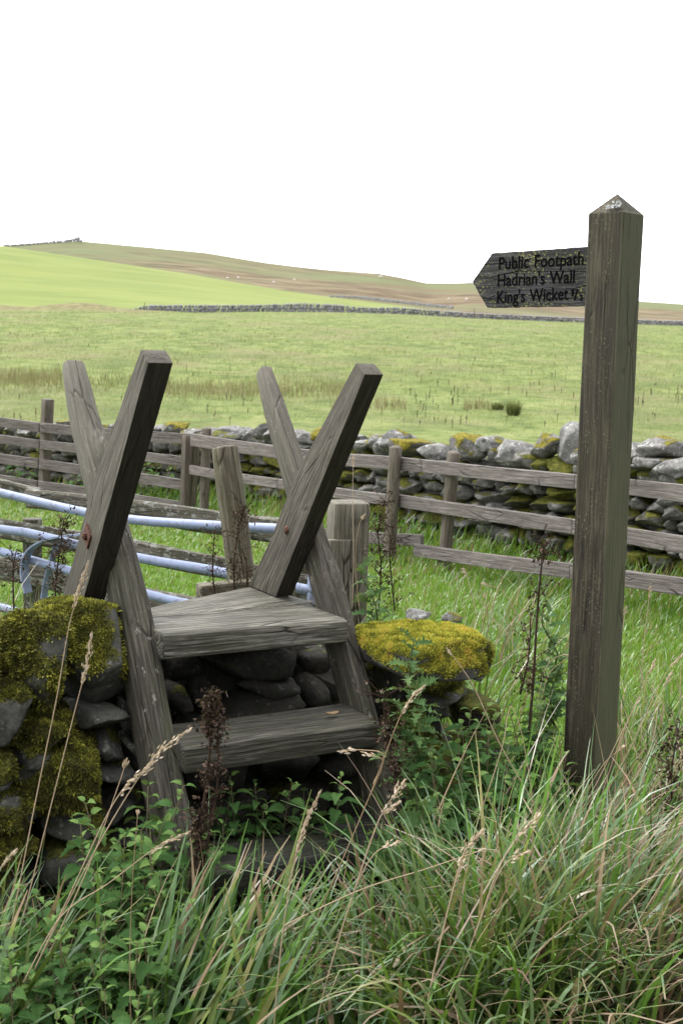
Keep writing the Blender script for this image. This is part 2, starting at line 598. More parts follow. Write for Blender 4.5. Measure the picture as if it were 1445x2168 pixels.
def m_ground():
    g = NT('pasture ground')
    p = g.pos()
    sx = g.n('ShaderNodeSeparateXYZ')
    g.set(sx.inputs[0], p)
    y = sx.outputs['Y']
    st = g.scale(p, (.9, .5, 1.0))
    n1 = g.noise(st, .22, 7, .7)
    n2 = g.noise(st, 1.1, 7, .75)
    n3 = g.noise(p, 9, 5, .7)
    col = g.ramp(n2, [(.38, (.072, .100, .026)), (.5, (.145, .180, .050)), (.62, (.210, .228, .084))])
    col = g.mix(g.ramp(n1, [(.49, 0.0), (.60, .85)]), col, g.mix(n3, (.12, .115, .048), (.225, .205, .10)))
    col = g.mix(g.ramp(n3, [(.36, .55), (.55, 0.0)]), col, (.075, .105, .028))
    n5 = g.noise(g.scale(p, (.20, .11, 1.0)), 1.0, 6, .7)
    col = g.mix(g.ramp(n5, [(.50, 0.0), (.64, .7)]), col, g.mix(n3, (.050, .075, .020), (.105, .135, .036)))
    # rough dry bank at the foot of the green slope, left of the far wall
    bk = g.math('MULTIPLY', g.ramp(g.math('MULTIPLY', y, .005), [(.845, 0.0), (.885, 1.0)]), g.ramp(g.math('ADD', g.math('MULTIPLY', sx.outputs['X'], -.02), g.math('MULTIPLY', g.math('SUBTRACT', n2, .5), .5)), [(.35, 0.0), (.6, .9)]))
    col = g.mix(bk, col, g.ramp(g.noise(p, .7, 5, .7), [(.4, (.10, .085, .038)), (.6, (.20, .175, .085))]))
    # the wet lush ground by the wall and the dark soil at the hedge-bottom in front
    near = g.ramp(g.math('MULTIPLY', y, .05), [(.195, 1.0), (.66, 0.0)])
    col = g.mix(near, col, g.ramp(n3, [(.35, (.050, .095, .014)), (.65, (.115, .215, .026))]))
    soil = g.ramp(g.math('MULTIPLY', y, .1), [(.43, 1.0), (.50, 0.0)])
    col = g.mix(soil, col, g.ramp(n3, [(.35, (.018, .018, .009)), (.65, (.045, .05, .02))]))
    h = g.math('ADD', n2, g.math('MULTIPLY', n3, .25))
    return g.principled(col, .95, g.bump(h, .8, .25), .1)


def m_hill(name, stops, s1, big=None, bigc=None, bump=.5, top=None):
    g = NT(name)
    p = g.pos()
    n1 = g.noise(g.scale(p, (.4, 1, 2.0)), s1, 7, .68)
    col = g.ramp(n1, stops)
    if big:
        for (sc, lo, hi, c) in big:
            col = g.mix(g.ramp(g.noise(g.scale(p, (.35, .8, 3.0)), sc, 5, .6), [(lo, 0.0), (hi, .85)]), col, c)
    if top:                                          # greener turf on the dry upper ground
        sz = g.n('ShaderNodeSeparateXYZ')
        g.set(sz.inputs[0], p)
        q = g.math('DIVIDE', g.math('SUBTRACT', g.math('ADD', sz.outputs['Z'], g.math('MULTIPLY', n1, 14.0)), top[0] + 7), top[1] - top[0], True)
        col = g.mix(g.math('MULTIPLY', q, .8), col, g.mix(n1, tuple(c * .7 for c in top[2]), tuple(c * 1.25 for c in top[2])))
    return g.principled(col, 1.0, g.bump(n1, .5, bump), .05)


M_GROUND = m_ground()
M_GREENHILL = m_hill('bright reseeded pasture', [(.35, (.135, .168, .052)), (.5, (.158, .190, .060)), (.65, (.180, .206, .070))], .09,
                     [(.02, .5, .7, (.175, .198, .060))], bump=.3)
M_MOOR = m_hill('rough moorland', [(.38, (.075, .054, .034)), (.5, (.128, .096, .060)), (.62, (.178, .146, .090))], .10,
                [(.010, .42, .58, (.115, .135, .062)), (.014, .55, .70, (.135, .095, .062))], bump=.4, top=(31.0, 50.0, (.118, .140, .066)))
M_RUSH = m_plant('pale rush', [(0.0, (.085, .095, .035)), (.5, (.175, .165, .075)), (1.0, (.27, .23, .135))], .3, .02, .6)
M_RUSHG = m_plant('green rush', [(0.0, (.06, .075, .025)), (.5, (.12, .14, .05)), (1.0, (.22, .20, .09))], .3, .02, .6)

# ------------------------------------------------------------------ terrain
PROF = [(-30, 0), (4.2, 0.0), (5.5, .09), (12, .10), (24, .15), (33, .26), (37, .40), (42, .60), (60, 1.05), (100, 2.7), (185, 6.75), (240, 9.5)]


def interp(x, tab):
    if x <= tab[0][0]:
        return tab[0][1]
    for (a, b), (c, d) in zip(tab, tab[1:]):
        if x <= c:
            t = (x - a) / (c - a)
            return b + (d - b) * t
    return tab[-1][1]


FARBASE = [(-400, 662), (0, 662), (240, 664), (400, 662), (550, 660), (720, 661), (870, 666), (1000, 674), (1200, 682), (1445, 690), (1900, 706)]
FBX = [at_y(a, b, 186).x for a, b in FARBASE]
FBZ = [at_y(a, b, 186).z for a, b in FARBASE]


def gz(x, y):
    z = interp(y, PROF)
    a = min(max((y - 10) / 40, 0), 1)
    z += .035 * noise.noise(Vector((x * 1.3, y * 1.3, 0))) * (1 - a)
    z += a * (.15 * noise.noise(Vector((x * .35, y * .5, 3))) + .28 * noise.noise(Vector((x * .06, y * .07, 9))))
    b = max(0, 1 - ((y - 38.5) / 4.0) ** 2)
    z -= .12 * b * (0.6 + .4 * noise.noise(Vector((x * .2, 0, 5))))
    if 3.4 > y > 1.0 and x > .2:                     # the tussock bank at the right
        z += .06 * min(1, (x - .2) / .5)
    if y > 110:                                      # the ground meets the foot of the far wall
        k = min(1, (y - 110) / 70)
        zb_ = float(np.interp(x, FBX, FBZ)) + (y - 186) * .035
        z = z * (1 - k) + k * zb_
    # low grass bank left of the far wall
    if y > 150:
        z += 1.5 * math.exp(-((y - 184) / 10) ** 2) * max(0, min(1, (-22 - x) / 14)) * (.8 + .4 * noise.noise(Vector((x * .12, 1, 2))))
    return z


rows = [-8 + 0.5 * i for i in range(40)]
y_ = 12.0
while y_ < 215:
    rows.append(y_)
    y_ *= 1.022
nx = 130
gv, gf = [], []
for r_ in rows:
    hw = max(14.0, r_ * .62 + 8)
    for j in range(nx + 1):
        t = -1 + 2 * j / nx
        x = hw * (0.45 * t + .55 * t ** 3) if r_ < 25 else hw * t
        gv.append((x, r_, gz(x, r_)))
for i in range(len(rows) - 1):
    for j in range(nx):
        a = i * (nx + 1) + j
        gf.append((a, a + 1, a + nx + 2, a + nx + 1))
tag(mesh('ground', gv, gf, M_GROUND), kind='structure')


def hill(name, mat, base, crest, d0, d1, p0, p1, power, back, rough, step=12):
    """a hillside sheet: foot line at distance d0, crest line at d1 (heights given by the skyline), then falling away behind"""
    hv, hf = [], []
    cols = list(range(p0, p1 + 1, step))
    N = 46
    for px in cols:
        a, b = at_y(px, interp(px, base), d0), at_y(px, interp(px, crest), d1)
        for i in range(N + 1):
            t = i / N
            q = a.lerp(b, t)
            z = a.z + (b.z - a.z) * t ** power
            e = math.sin(math.pi * t) if t < 1 else 0
            z += rough * e * (noise.noise(Vector((q.x * .02, q.y * .02, 1.0))) + .4 * noise.noise(Vector((q.x * .08, q.y * .08, 4))))
            hv.append((q.x, q.y, z))
        q = b
        for i in range(1, 7):
            hv.append((q.x * (1 + .05 * i), q.y * (1 + .05 * i), q.z - back * i * i * .12))
    W_ = N + 7
    for i in range(len(cols) - 1):
        for j in range(W_ - 1):
            a = i * W_ + j
            hf.append((a, a + W_, a + W_ + 1, a + 1))
    tag(mesh(name, hv, hf, mat), kind='structure')


hill('green_hillside', M_GREENHILL, [(a, b + 14) for a, b in FARBASE],
     [(-400, 498), (-200, 503), (0, 520), (200, 550), (400, 580), (600, 615), (720, 632), (870, 650), (940, 662), (1100, 700), (1900, 740)],
     190, 330, -400, 1240, 1.0, 12, .7)
MOOR = [(-400, 540), (-100, 528), (0, 521), (30, 519), (100, 514), (165, 510), (200, 513), (330, 525), (435, 535), (560, 556), (640, 566),
        (700, 572), (800, 579), (850, 588), (900, 599), (960, 600), (1000, 598), (1060, 602), (1150, 616), (1240, 628), (1370, 639), (1445, 644), (1900, 664)]
hill('moor_hill', M_MOOR, [(a, b + 10) for a, b in FARBASE], MOOR, 200, 650, -400, 1900, 1.55, 16, 1.6, 10)

# ------------------------------------------------------------------ stones
def ico(sub):
    import bmesh
    bm = bmesh.new()
    bmesh.ops.create_icosphere(bm, subdivisions=sub, radius=1.0)
    v = np.array([x.co[:] for x in bm.verts])
    f = np.array([[q.index for q in x.verts] for x in bm.faces], dtype=np.int32)
    bm.free()
    return v, f


ICO = {2: ico(2), 3: ico(3), 4: ico(4)}


def rock(sub, dims, seed, box=.55, cuts=9, rough=.06):
    """unit rock: box-ish ball with flat breaks and noise, scaled to dims (full sizes)"""
    rr = random.Random(seed)
    v0, f = ICO[sub]
    v = v0 / (np.abs(v0) ** 4).sum(1, keepdims=True) ** .25 * box + v0 * (1 - box)
    for _ in range(cuts):
        n = np.array([rr.gauss(0, 1) for _ in range(3)])
        n /= np.linalg.norm(n)
        c = rr.uniform(.56, .90)
        d = v @ n - c
        v = v - np.outer(np.maximum(d, 0) * .92, n)
    o = Vector((seed * 1.37 % 91, seed * 2.11 % 77, 0))
    d = np.array([noise.fractal(Vector(p) * 1.6 + o, 1.0, 2.1, 4 if sub > 2 else 2) for p in v])
    v = v * (1 + rough * d)[:, None]
    v /= np.abs(v).max(0)
    return v * (np.array(dims) / 2), f


def place(v, c, ux, uy, uz):
    Mx = np.array([ux[:], uy[:], uz[:]])
    return v @ Mx + np.array(c[:])


def vnormals(v, f):
    fn = np.cross(v[f[:, 1]] - v[f[:, 0]], v[f[:, 2]] - v[f[:, 0]])
    n = np.zeros_like(v)
    for k in range(3):
        np.add.at(n, f[:, k], fn)
    return n / (np.linalg.norm(n, axis=1, keepdims=True) + 1e-9)


def fronds(v, f, mask, count, length, tint=(.15, .75), droop=.5, width=.0035, up=.35):
    """moss as many small bent fronds growing out of a surface where mask says so"""
    n = vnormals(v, f)
    a, b, c = v[f[:, 0]], v[f[:, 1]], v[f[:, 2]]
    area = np.linalg.norm(np.cross(b - a, c - a), axis=1) / 2 * mask[f].mean(1)
    if area.sum() <= 0:
        return None
    k = NR.choice(len(f), size=count, p=area / area.sum())
    r1, r2 = NR.random(count), NR.random(count)
    s = np.sqrt(r1)
    w_ = np.stack([1 - s, s * (1 - r2), s * r2], 1)
    p = w_[:, :1] * a[k] + w_[:, 1:2] * b[k] + w_[:, 2:] * c[k]
    nn = w_[:, :1] * n[f[k, 0]] + w_[:, 1:2] * n[f[k, 1]] + w_[:, 2:] * n[f[k, 2]]
    dirv = nn + NR.normal(0, .45, (count, 3)) + np.array([0, 0, up])
    dirv /= np.linalg.norm(dirv, axis=1, keepdims=True)
    sd_ = np.cross(dirv, NR.normal(0, 1, (count, 3)))
    sd_ /= np.linalg.norm(sd_, axis=1, keepdims=True) + 1e-9
    L = length * NR.uniform(.5, 1.3, count)[:, None]
    clump = np.array([noise.noise(Vector(q) * 28) for q in p])
    L = L * (1 + .9 * clump[:, None])
    mid = p + dirv * L * .55
    tip = p + dirv * L - np.array([0, 0, 1.0]) * L * droop * .5
    V = np.stack([p - sd_ * width * .5, p + sd_ * width * .5, mid + sd_ * width * .6, mid - sd_ * width * .6, tip], 1).reshape(-1, 3)
    i = np.arange(count)[:, None] * 5
    Q = np.concatenate([i + np.array([[0, 1, 2]]), i + np.array([[0, 2, 3]]), i + np.array([[3, 2, 4]])], 0)
    tn = np.clip(NR.uniform(tint[0], tint[1], count) + clump * .6 + .35 * np.array([noise.noise(Vector(q) * 6) for q in p]), 0, 1)
    return V, Q.astype(np.int32), np.repeat(tn, 5)


# ------------------------------------------------------------------ step stile
FTL, FTR = at_z(343, 1345, .745), at_z(738, 1312, .745)
U = (FTR - FTL)
LT = U.length
U.normalize()
Vv = Vector((-U.y, U.x, 0))
Zz = Vector((0, 0, 1))


def W(u, v, z):
    return FTL + U * u + Vv * v + Zz * z


stile = empty('step_stile', W(LT / 2, 0, -.745), 'weathered timber step stile with X-shaped crossed side boards climbing over the mossy stone wall', 'stile')
# raking stringers: foot near us, top leaning away over the wall
for u0, u1, knots, bow in ((-.080, .014, ((.62, 2.6, .05, .012), (.80, 3.4, .06, .014)), -.055), (LT + .002, LT + .064, ((.55, 3.0, .05, .014),), -.02)):
    f0, f1 = Vector((0, -.44, -.745)), Vector((0, .715, .795))
    if u0 < 0:
        f0, f1 = Vector((0, -.43, -.745)), Vector((0, .775, .80))
    ax = (f1 - f0).normalized()
    pr = Vector((0, ax.z, -ax.y))
    w0_, w1_ = (.172, .112) if u0 < 0 else (.170, .108)
    a = f0 + pr * w0_ / 2
    b = f1 + pr * w1_ / 2
    uc = (u0 + u1) / 2
    timber('stringer', M_STILE, stile, W(uc, a.y, a.z), W(uc, b.y, b.z), Vv * pr.y + Zz * pr.z, w0_, u1 - u0, w1_, (u1 - u0) * .95,
           n=46, M=44, sq=5.0, rough=.008, dome=.008, knots=knots, bend=bow, prof=lambda s: (1 - .06 * math.sin(s * 3.1) - (.42 * max(0, (s - .72) / .28) ** 1.6), 1 - .25 * max(0, (s - .8) / .2) ** 2))
# handrail boards: bolted across, top leaning towards us, foot standing on the far edge of the top tread
for left in (True, False):
    if left:
        u0, u1 = -.142, -.072
        bn, bf = Vector((0, .385, -.03)), Vector((0, .625, -.05))
        tn, tf = Vector((0, -.262, .80)), Vector((0, -.205, .833))
    else:
        u0, u1 = LT - .063, LT - .001
        bn, bf = Vector((0, .415, .001)), Vector((0, .645, .001))
        tn, tf = Vector((0, -.172, .777)), Vector((0, -.118, .806))
    V8, F8, A8 = [], [], []
    N, K = 40, 7
    sd0 = R.uniform(0, 50)
    # section ring: rectangle with slightly broken edges
    ring = []
    for (x0, y0, x1, y1) in ((0, 0, 1, 0), (1, 0, 1, 1), (1, 1, 0, 1), (0, 1, 0, 0)):
        for q in range(K):
            t = .012 + .976 * q / (K - 1)
            ring.append((x0 + (x1 - x0) * t, y0 + (y1 - y0) * t))
    MM = len(ring)
    for i in range(N + 1):
        s = i / N
        # boards keep their full width for the lower half, then taper to a hand-hold
        kk = 0 if s < .45 else ((s - .45) / .55)
        n_ = bn.lerp(tn, s)
        wb, wt = (bf - bn), (tf - tn)
        wv = wb.lerp(wt, s)
        full = .158 * (1 - kk) + .066 * kk if s > .12 else None
        if full:
            wdir = (tf - tn).normalized()
            blend = min(1, (s - .12) / .15)
            wv = wv.lerp(wdir * full, blend)
        for (a, b) in ring:
            p = n_ + wv * b
            jit = .0022 * noise.noise(Vector((s * 9 + sd0, a * 4, b * 5)))
            pos = W(u0 + (u1 - u0) * a + jit, p.y + jit, p.z)
            V8.append(pos)
            A8.append((s * 1.05 + sd0, (a - .5) * (u1 - u0), (b - .5) * .16))
    for i in range(N):
        for j in range(MM):
            a, b = i * MM + j, i * MM + (j + 1) % MM
            F8.append((a, b, b + MM, a + MM))
    for ii, sg in ((0, -1), (N, 1)):
        c = sum((V8[ii * MM + j] for j in range(MM)), Vector()) / MM
        k = len(V8)
        V8.append(c + Zz * (.006 if sg > 0 else 0))
        A8.append((sd0 + 3, 0, 0))
        for j in range(MM):
            F8.append((ii * MM + j, ii * MM + (j + 1) % MM, k) if sg > 0 else (ii * MM + (j + 1) % MM, ii * MM + j, k))
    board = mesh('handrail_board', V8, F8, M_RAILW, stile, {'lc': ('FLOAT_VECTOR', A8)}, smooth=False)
    # fixing on the outer face
    if left:
        c = at_pl(187, 1135, W(u0, 0, 0), U)
        v1, f1, a1 = beam(c - U * .007, c + U * .002, Vv * .62 - Zz * .78, .058, .058, n=4, M=32, sq=14, rough=.0006)
        pl = mesh('washer_plate', v1, f1, M_RUST, stile, {'lc': ('FLOAT_VECTOR', a1)}, smooth=False)
        hv_, hf_ = [], []
        for k_ in range(2):
            for j in range(6):
                g_ = math.pi / 3 * j + .3
                hv_.append(c - U * (.005 + .011 * k_) + Vv * (.0125 * math.cos(g_)) + Zz * (.0125 * math.sin(g_)))
        v2, f2 = tube([c - U * .015, c - U * .019], [.006, .0055], 10)
        for j in range(6):
            hf_.append((j, (j + 1) % 6, 6 + (j + 1) % 6, 6 + j))
        hf_.append(tuple(range(6, 12)))
        n0 = len(hv_)
        mesh('bolt_nut', hv_ + v2, hf_ + [tuple(i + n0 for i in q) for q in f2], M_RUST, pl, smooth=False)
    else:
        c = at_pl(607, 1122, W(u0, 0, 0), U)
        dv, df = [], []
        for i in range(5):
            t = i / 4 * math.pi / 2
            for j in range(16):
                g_ = 2 * math.pi * j / 16
                rr_ = .0155 * math.cos(t) if i < 4 else .0005
                dv.append(c - U * (.010 * math.sin(t) - .001) + (Vv * math.cos(g_) + Zz * math.sin(g_)) * rr_)
        for i in range(4):
            for j in range(16):
                a, b = i * 16 + j, i * 16 + (j + 1) % 16
                df.append((a, b, b + 16, a + 16))
        mesh('bolt_head', dv, df, M_RUST, stile)
# treads
TT = .078
def tread(v0, ztop, parts, mat, sag=0.0, th=TT, umin=.003, umax=None):
    umax = LT - .003 if umax is None else umax
    out = []
    for (va, vb, dz) in parts:
        z = ztop + dz - th / 2
        vm = 0 if isinstance(vb, tuple) else (va + vb) / 2
        vc = vb if not isinstance(vb, tuple) else None
        if vc is None:                               # a wedge-shaped board, deeper at its right end
            out.append(beam(W(umin, (va + vb[0]) / 2, z), W(umax, (va + vb[1]) / 2, z), Vv, vb[0] - va, th, vb[1] - va, th, n=30, M=48, sq=16, rough=.0035))
        else:
            out.append(beam(W(umin, vm, z), W(umax, vm, z), Vv, vb - va, th, n=30, M=48, sq=12, rough=.0055))
    v, f, a = join(out)
    mesh('tread', v, f, mat, stile, {'lc': ('FLOAT_VECTOR', a)})
tread(0, 0, [(0.0, .285, 0), (.292, (.365, .66), -.004)], M_TREAD, umax=LT - .001)
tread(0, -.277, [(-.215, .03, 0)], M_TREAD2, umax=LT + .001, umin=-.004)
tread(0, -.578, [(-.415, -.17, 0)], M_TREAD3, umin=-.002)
# a curled dead leaf left on the middle tread
lp = at_z(703, 1515, .475)
lv, lf = [], []
for i in range(9):
    t = -1 + i / 4
    wd = .011 * math.sqrt(max(0, 1 - t * t)) + .001
    for k_ in (-1, 0, 1):
        lv.append(lp + U * (t * .022) + Vv * (k_ * wd) + Zz * (.003 + .006 * abs(k_) + .004 * t * t))
for i in range(8):
    for k_ in range(2):
        a = i * 3 + k_
        lf.append((a, a + 3, a + 4, a + 1))
tag(mesh('fallen_leaf', lv, lf, M_STRAW, None, {'tint': ('FLOAT', [.25] * len(lv))}), 'curled brown fallen leaf lying on the middle tread of the stile', 'leaf')

# ------------------------------------------------------------------ signpost
AL = math.radians(43)
PD = 3.93
pc = at_y(1317, 452, PD + .06)
pc.z = 0
dl = Vector((-math.cos(AL), math.sin(AL), 0))         # along the left face, away from us
dr = Vector((math.sin(AL), math.cos(AL), 0))          # along the right face, away from us
ps = .122
near_c = at_y(1318.5, 446, PD)
zE = near_c.z
ctr = Vector((near_c.x, near_c.y, 0)) + (dl + dr) * ps / 2
ctr_b = at_y(1246, 1640, PD + .08)
lean = Vector((ctr_b.x - ctr.x, 0, 0)) / (zE - ctr_b.z) * zE
base = Vector((ctr.x, ctr.y, 0)) + lean
zb = -.1
sign = empty('footpath_signpost', (base.x, base.y, .1), 'tall square timber signpost with a pointed arm reading Public Footpath, standing right of the stile', 'signpost')
b0 = base + (base - ctr) / zE * .1 + Zz * zb
t0_ = Vector((ctr.x, ctr.y, zE))
v, f, a = beam(b0, t0_, dl, ps, ps, n=60, M=56, sq=26, rough=.0025)
# replace the flat top by a pyramid
nM = 56
top_c = len(v) - nM - 1
apex = at_y(1319, 411, ctr.y)
for i in range(top_c, len(v)):
    if i == top_c:
        v[i] = Vector((t0_.x, t0_.y, apex.z))
    else:
        j = i - top_c - 1
        v[i] = v[60 * nM + j].lerp(Vector((t0_.x, t0_.y, apex.z)), .5)
post = mesh('post', v, f, M_SIGNPOST, sign, {'lc': ('FLOAT_VECTOR', a)}, smooth=False)
# pale lichen rosette on the cap
lv, lf = [], []
cl = at_y(1298, 438, ctr.y - .05)
pn = (Zz * .066 - dr * .045).normalized()
capn = Vector((-dr.x, -dr.y, 0)) * .66 + Zz * .75
capn.normalize()
apx = Vector((t0_.x, t0_.y, apex.z))
cl = at_pl(1299, 437, apx, capn)
e1 = capn.cross(Zz).normalized()
e2 = capn.cross(e1)
for k_ in range(60):
    r_, g_ = .021 * math.sqrt(R.random()), R.uniform(0, 6.28)
    c = cl + e1 * (r_ * 1.25 * math.cos(g_)) + e2 * (r_ * math.sin(g_)) + capn * .002
    s_ = R.uniform(.002, .0045)
    n0 = len(lv)
    for j in range(5):
        h_ = 6.28 * j / 5 + R.random()
        lv.append(c + (e1 * math.cos(h_) + e2 * math.sin(h_)) * s_ + capn * R.uniform(0, .005))
    lf.append(tuple(range(n0, n0 + 5)))
tag(mesh('lichen_patch', lv, lf, M_FLICHEN, post), 'pale grey lichen rosette')
# finger board: parallel to the left face, let into the post
fp = ctr.copy()
fn_ = Vector((dl.y, -dl.x, 0))
if fn_.y > 0:
    fn_ = -fn_
fp = Vector((ctr.x, ctr.y, 0)) + lean * (1 - 1.85 / zE) * 0
def FB(px, py, off=0.0):
    return at_pl(px, py, fp + fn_ * off, fn_)
ol = [FB(*q) for q in ((1262, 521.5), (1045, 537), (1004, 597), (1035, 652), (1259, 647.5))]
bt = .012
# refine the outline so that edges are slightly worn
pts = []
for i in range(len(ol)):
    a, b = ol[i], ol[(i + 1) % len(ol)]
    n_ = max(2, int((b - a).length / .012))
    for k_ in range(n_):
        p = a.lerp(b, k_ / n_)
        p = p + Zz * (.0016 * noise.noise(p * 40)) + dl * (.0016 * noise.noise(p * 40 + Vector((5, 5, 5))))
        pts.append(p)
n_ = len(pts)
fv = [p + fn_ * bt for p in pts] + [p - fn_ * bt for p in pts]
ff = [tuple(range(n_))[::-1], tuple(range(n_, 2 * n_))] + [(i, (i + 1) % n_, n_ + (i + 1) % n_, n_ + i) for i in range(n_)]
fa = [((p - ol[0]).dot(dl), (p - ol[0]).dot(Zz), (p - ol[0]).dot(fn_)) for p in fv]
finger = mesh('finger_board', fv, ff, M_FINGER, sign, {'lc': ('FLOAT_VECTOR', fa)}, smooth=False)


def lettering(txt, px0, py0, px1, py1, cap_px, ital=0.0):
    """routed capitals: text laid on the board's face between two base-line points"""
    p0, p1 = FB(px0, py0, bt + .0006), FB(px1, py1, bt + .0006)
    cu = bpy.data.curves.new('txt', 'FONT')
    cu.body = txt
    cu.size = 1.0
    cu.extrude = .001
    cu.offset = .012
    cu.space_word = 1.25
    o = bpy.data.objects.new('txt', cu)
    COL.objects.link(o)
    dg = bpy.context.evaluated_depsgraph_get()
    me = o.evaluated_get(dg).to_mesh()
    co = np.array([x.co[:] for x in me.vertices])
    fs = [tuple(q.vertices) for q in me.polygons]
    o.evaluated_get(dg).to_mesh_clear()
    bpy.data.objects.remove(o)
    x0, x1 = co[:, 0].min(), co[:, 0].max()
    ex = (p1 - p0)
    sc = ex.length / (x1 - x0)
    ex.normalize()
    hgt = abs(FB(px0, py0 - cap_px, bt).z - p0.z) / .70
    ey = (Zz - ex * Zz.dot(ex)).normalized()
    ez = ex.cross(ey)
    return [p0 + ex * ((c[0] - x0) * sc) + ey * (c[1] * hgt) + ez * (c[2] * .6) for c in co], fs


for txt, q in (('Public Footpath', (1055, 570.5, 1234, 560, 26)), ("Hadrian's Wall", (1052.5, 606, 1215, 598.5, 26)),
               ("King's Wicket", (1051, 642, 1202, 634, 26))):
    v, f = lettering(txt, *q)
    tag(mesh('lettering', v, f, M_LETTER, finger, smooth=False))
fr_v, fr_f = [], []
for txt, q in (('1', (1208.5, 626.5, 1213.5, 626, 14)), ('/', (1213, 636, 1224, 634.5, 22)), ('2', (1225.5, 636.5, 1233, 636, 12))):
    v, f = lettering(txt, *q)
    n0 = len(fr_v)
    fr_v += v
    fr_f += [tuple(i + n0 for i in z) for z in f]
mesh('lettering', fr_v, fr_f, M_LETTER, finger, smooth=False)

# ------------------------------------------------------------------ near dry stone wall under the stile
nwall = empty('dry_stone_wall', (FTL + U * .3 + Vv * .3) * Vector((1, 1, 0)) if False else Vector((W(.3, .3, 0).x, W(.3, .3, 0).y, 0)),
              'low moss-covered dry stone wall that the timber stile climbs over', 'stone wall')


def mossmask(v, f, amount, seed, floor=-9):
    n = vnormals(v, f)
    o = Vector((seed * 3.1 % 50, 0, seed * 1.7 % 40))
    ns = np.array([noise.fractal(Vector(p) * 7 + o, 1.0, 2.0, 3) for p in v])
    m = .5 + amount + .45 * n[:, 2] + .9 * ns
    return np.clip(m, 0, 1)


def near_stone(name, x0, y0, x1, y1, vpos, depth, moss=0.0, mat=None, fr=0, frl=.02, tint=(.1, .8), tilt=0.0, sub=4, box=.82, seed=None,
               mossmat=None, cut_top=None, rough=.07, label=None):
    seed = R.randint(1, 9999) if seed is None else seed
    c = at_pl((x0 + x1) / 2, (y0 + y1) / 2, W(0, vpos, 0), Vv)
    px = (c - EYE).length / F
    wd, ht = (x1 - x0) * px / .93, (y1 - y0) * px / .97
    v, f = rock(sub, (wd, depth, ht), seed, box, 8, rough)
    ca, sa = math.cos(tilt), math.sin(tilt)
    ux, uz = U * ca + Zz * sa, Zz * ca - U * sa
    v = place(v, c + Vv * (depth / 2), ux, Vv, uz)
    mk = mossmask(v, f, moss, seed) if moss > -.9 else np.zeros(len(v))
    o = mesh(name, v, f, mat or M_STONE_NEAR, nwall, {'moss': ('FLOAT', mk)})
    if label:
        o['label'] = label
    if fr:
        r_ = fronds(v, f, np.clip((mk - .45) * 4, 0, 1), fr, frl, tint)
        if r_:
            mesh('moss', r_[0], r_[1], mossmat or M_MOSS, o, {'tint': ('FLOAT', r_[2])}, smooth=False)
    return o


# coping stones left of the stile, then the courses below them (photo outline, face position, depth)
near_stone('coping_stone', 3, 1316, 174, 1530, -.05, .36, .22, fr=14000, frl=.0125, tint=(.05, .85), tilt=.05, seed=11)
near_stone('coping_stone', 122, 1300, 307, 1514, .0, .36, .0, fr=11000, frl=.011, tint=(.05, .8), seed=23)
near_stone('coping_stone', -150, 1330, 8, 1500, -.06, .36, .35, fr=5000, frl=.012, seed=31)
for q in ((-60, 1462, 82, 1598, -.07, .3, .35, 4000), (72, 1518, 184, 1596, -.05, .3, .5, 4200), (184, 1512, 292, 1560, -.0, .3, -.6, 0),
          (212, 1552, 278, 1624, .01, .3, -.5, 0), (138, 1556, 228, 1642, -.03, .3, .45, 3500), (52, 1604, 244, 1738, -.08, .3, .5, 8500),
          (-60, 1604, 40, 1704, -.08, .3, .5, 3000), (26, 1584, 124, 1646, -.04, .3, -.2, 600), (-30, 1690, 128, 1776, -.08, .3, .35, 4500),
          (-60, 1768, 102, 1868, -.09, .3, .4, 4500), (110, 1726, 236, 1806, -.04, .3, -.1, 800), (216, 1616, 304, 1684, .0, .3, -.3, 0),
          (226, 1680, 326, 1764, .0, .3, -.4, 0), (96, 1800, 262, 1888, -.05, .3, -.3, 0), (-80, 1860, 110, 1960, -.08, .3, -.2, 0),
          (250, 1760, 380, 1860, .0, .3, -.5, 0), (290, 1515, 345, 1580, .08, .3, -.6, 0), (286, 1580, 350, 1650, .08, .3, -.6, 0),
          (262, 1420, 330, 1512, .14, .3, -.6, 0), (290, 1320, 345, 1420, .2, .3, -.5, 0), (-200, 1500, -50, 1620, -.07, .3, .3, 0),
          (-220, 1610, -55, 1720, -.08, .3, .2, 0), (-220, 1710, -40, 1850, -.08, .3, .1, 0)):
    near_stone('stone', *q[:6], moss=q[6] - .2, fr=int(q[7] * 1.5), frl=.0115, tint=(.0, .62))
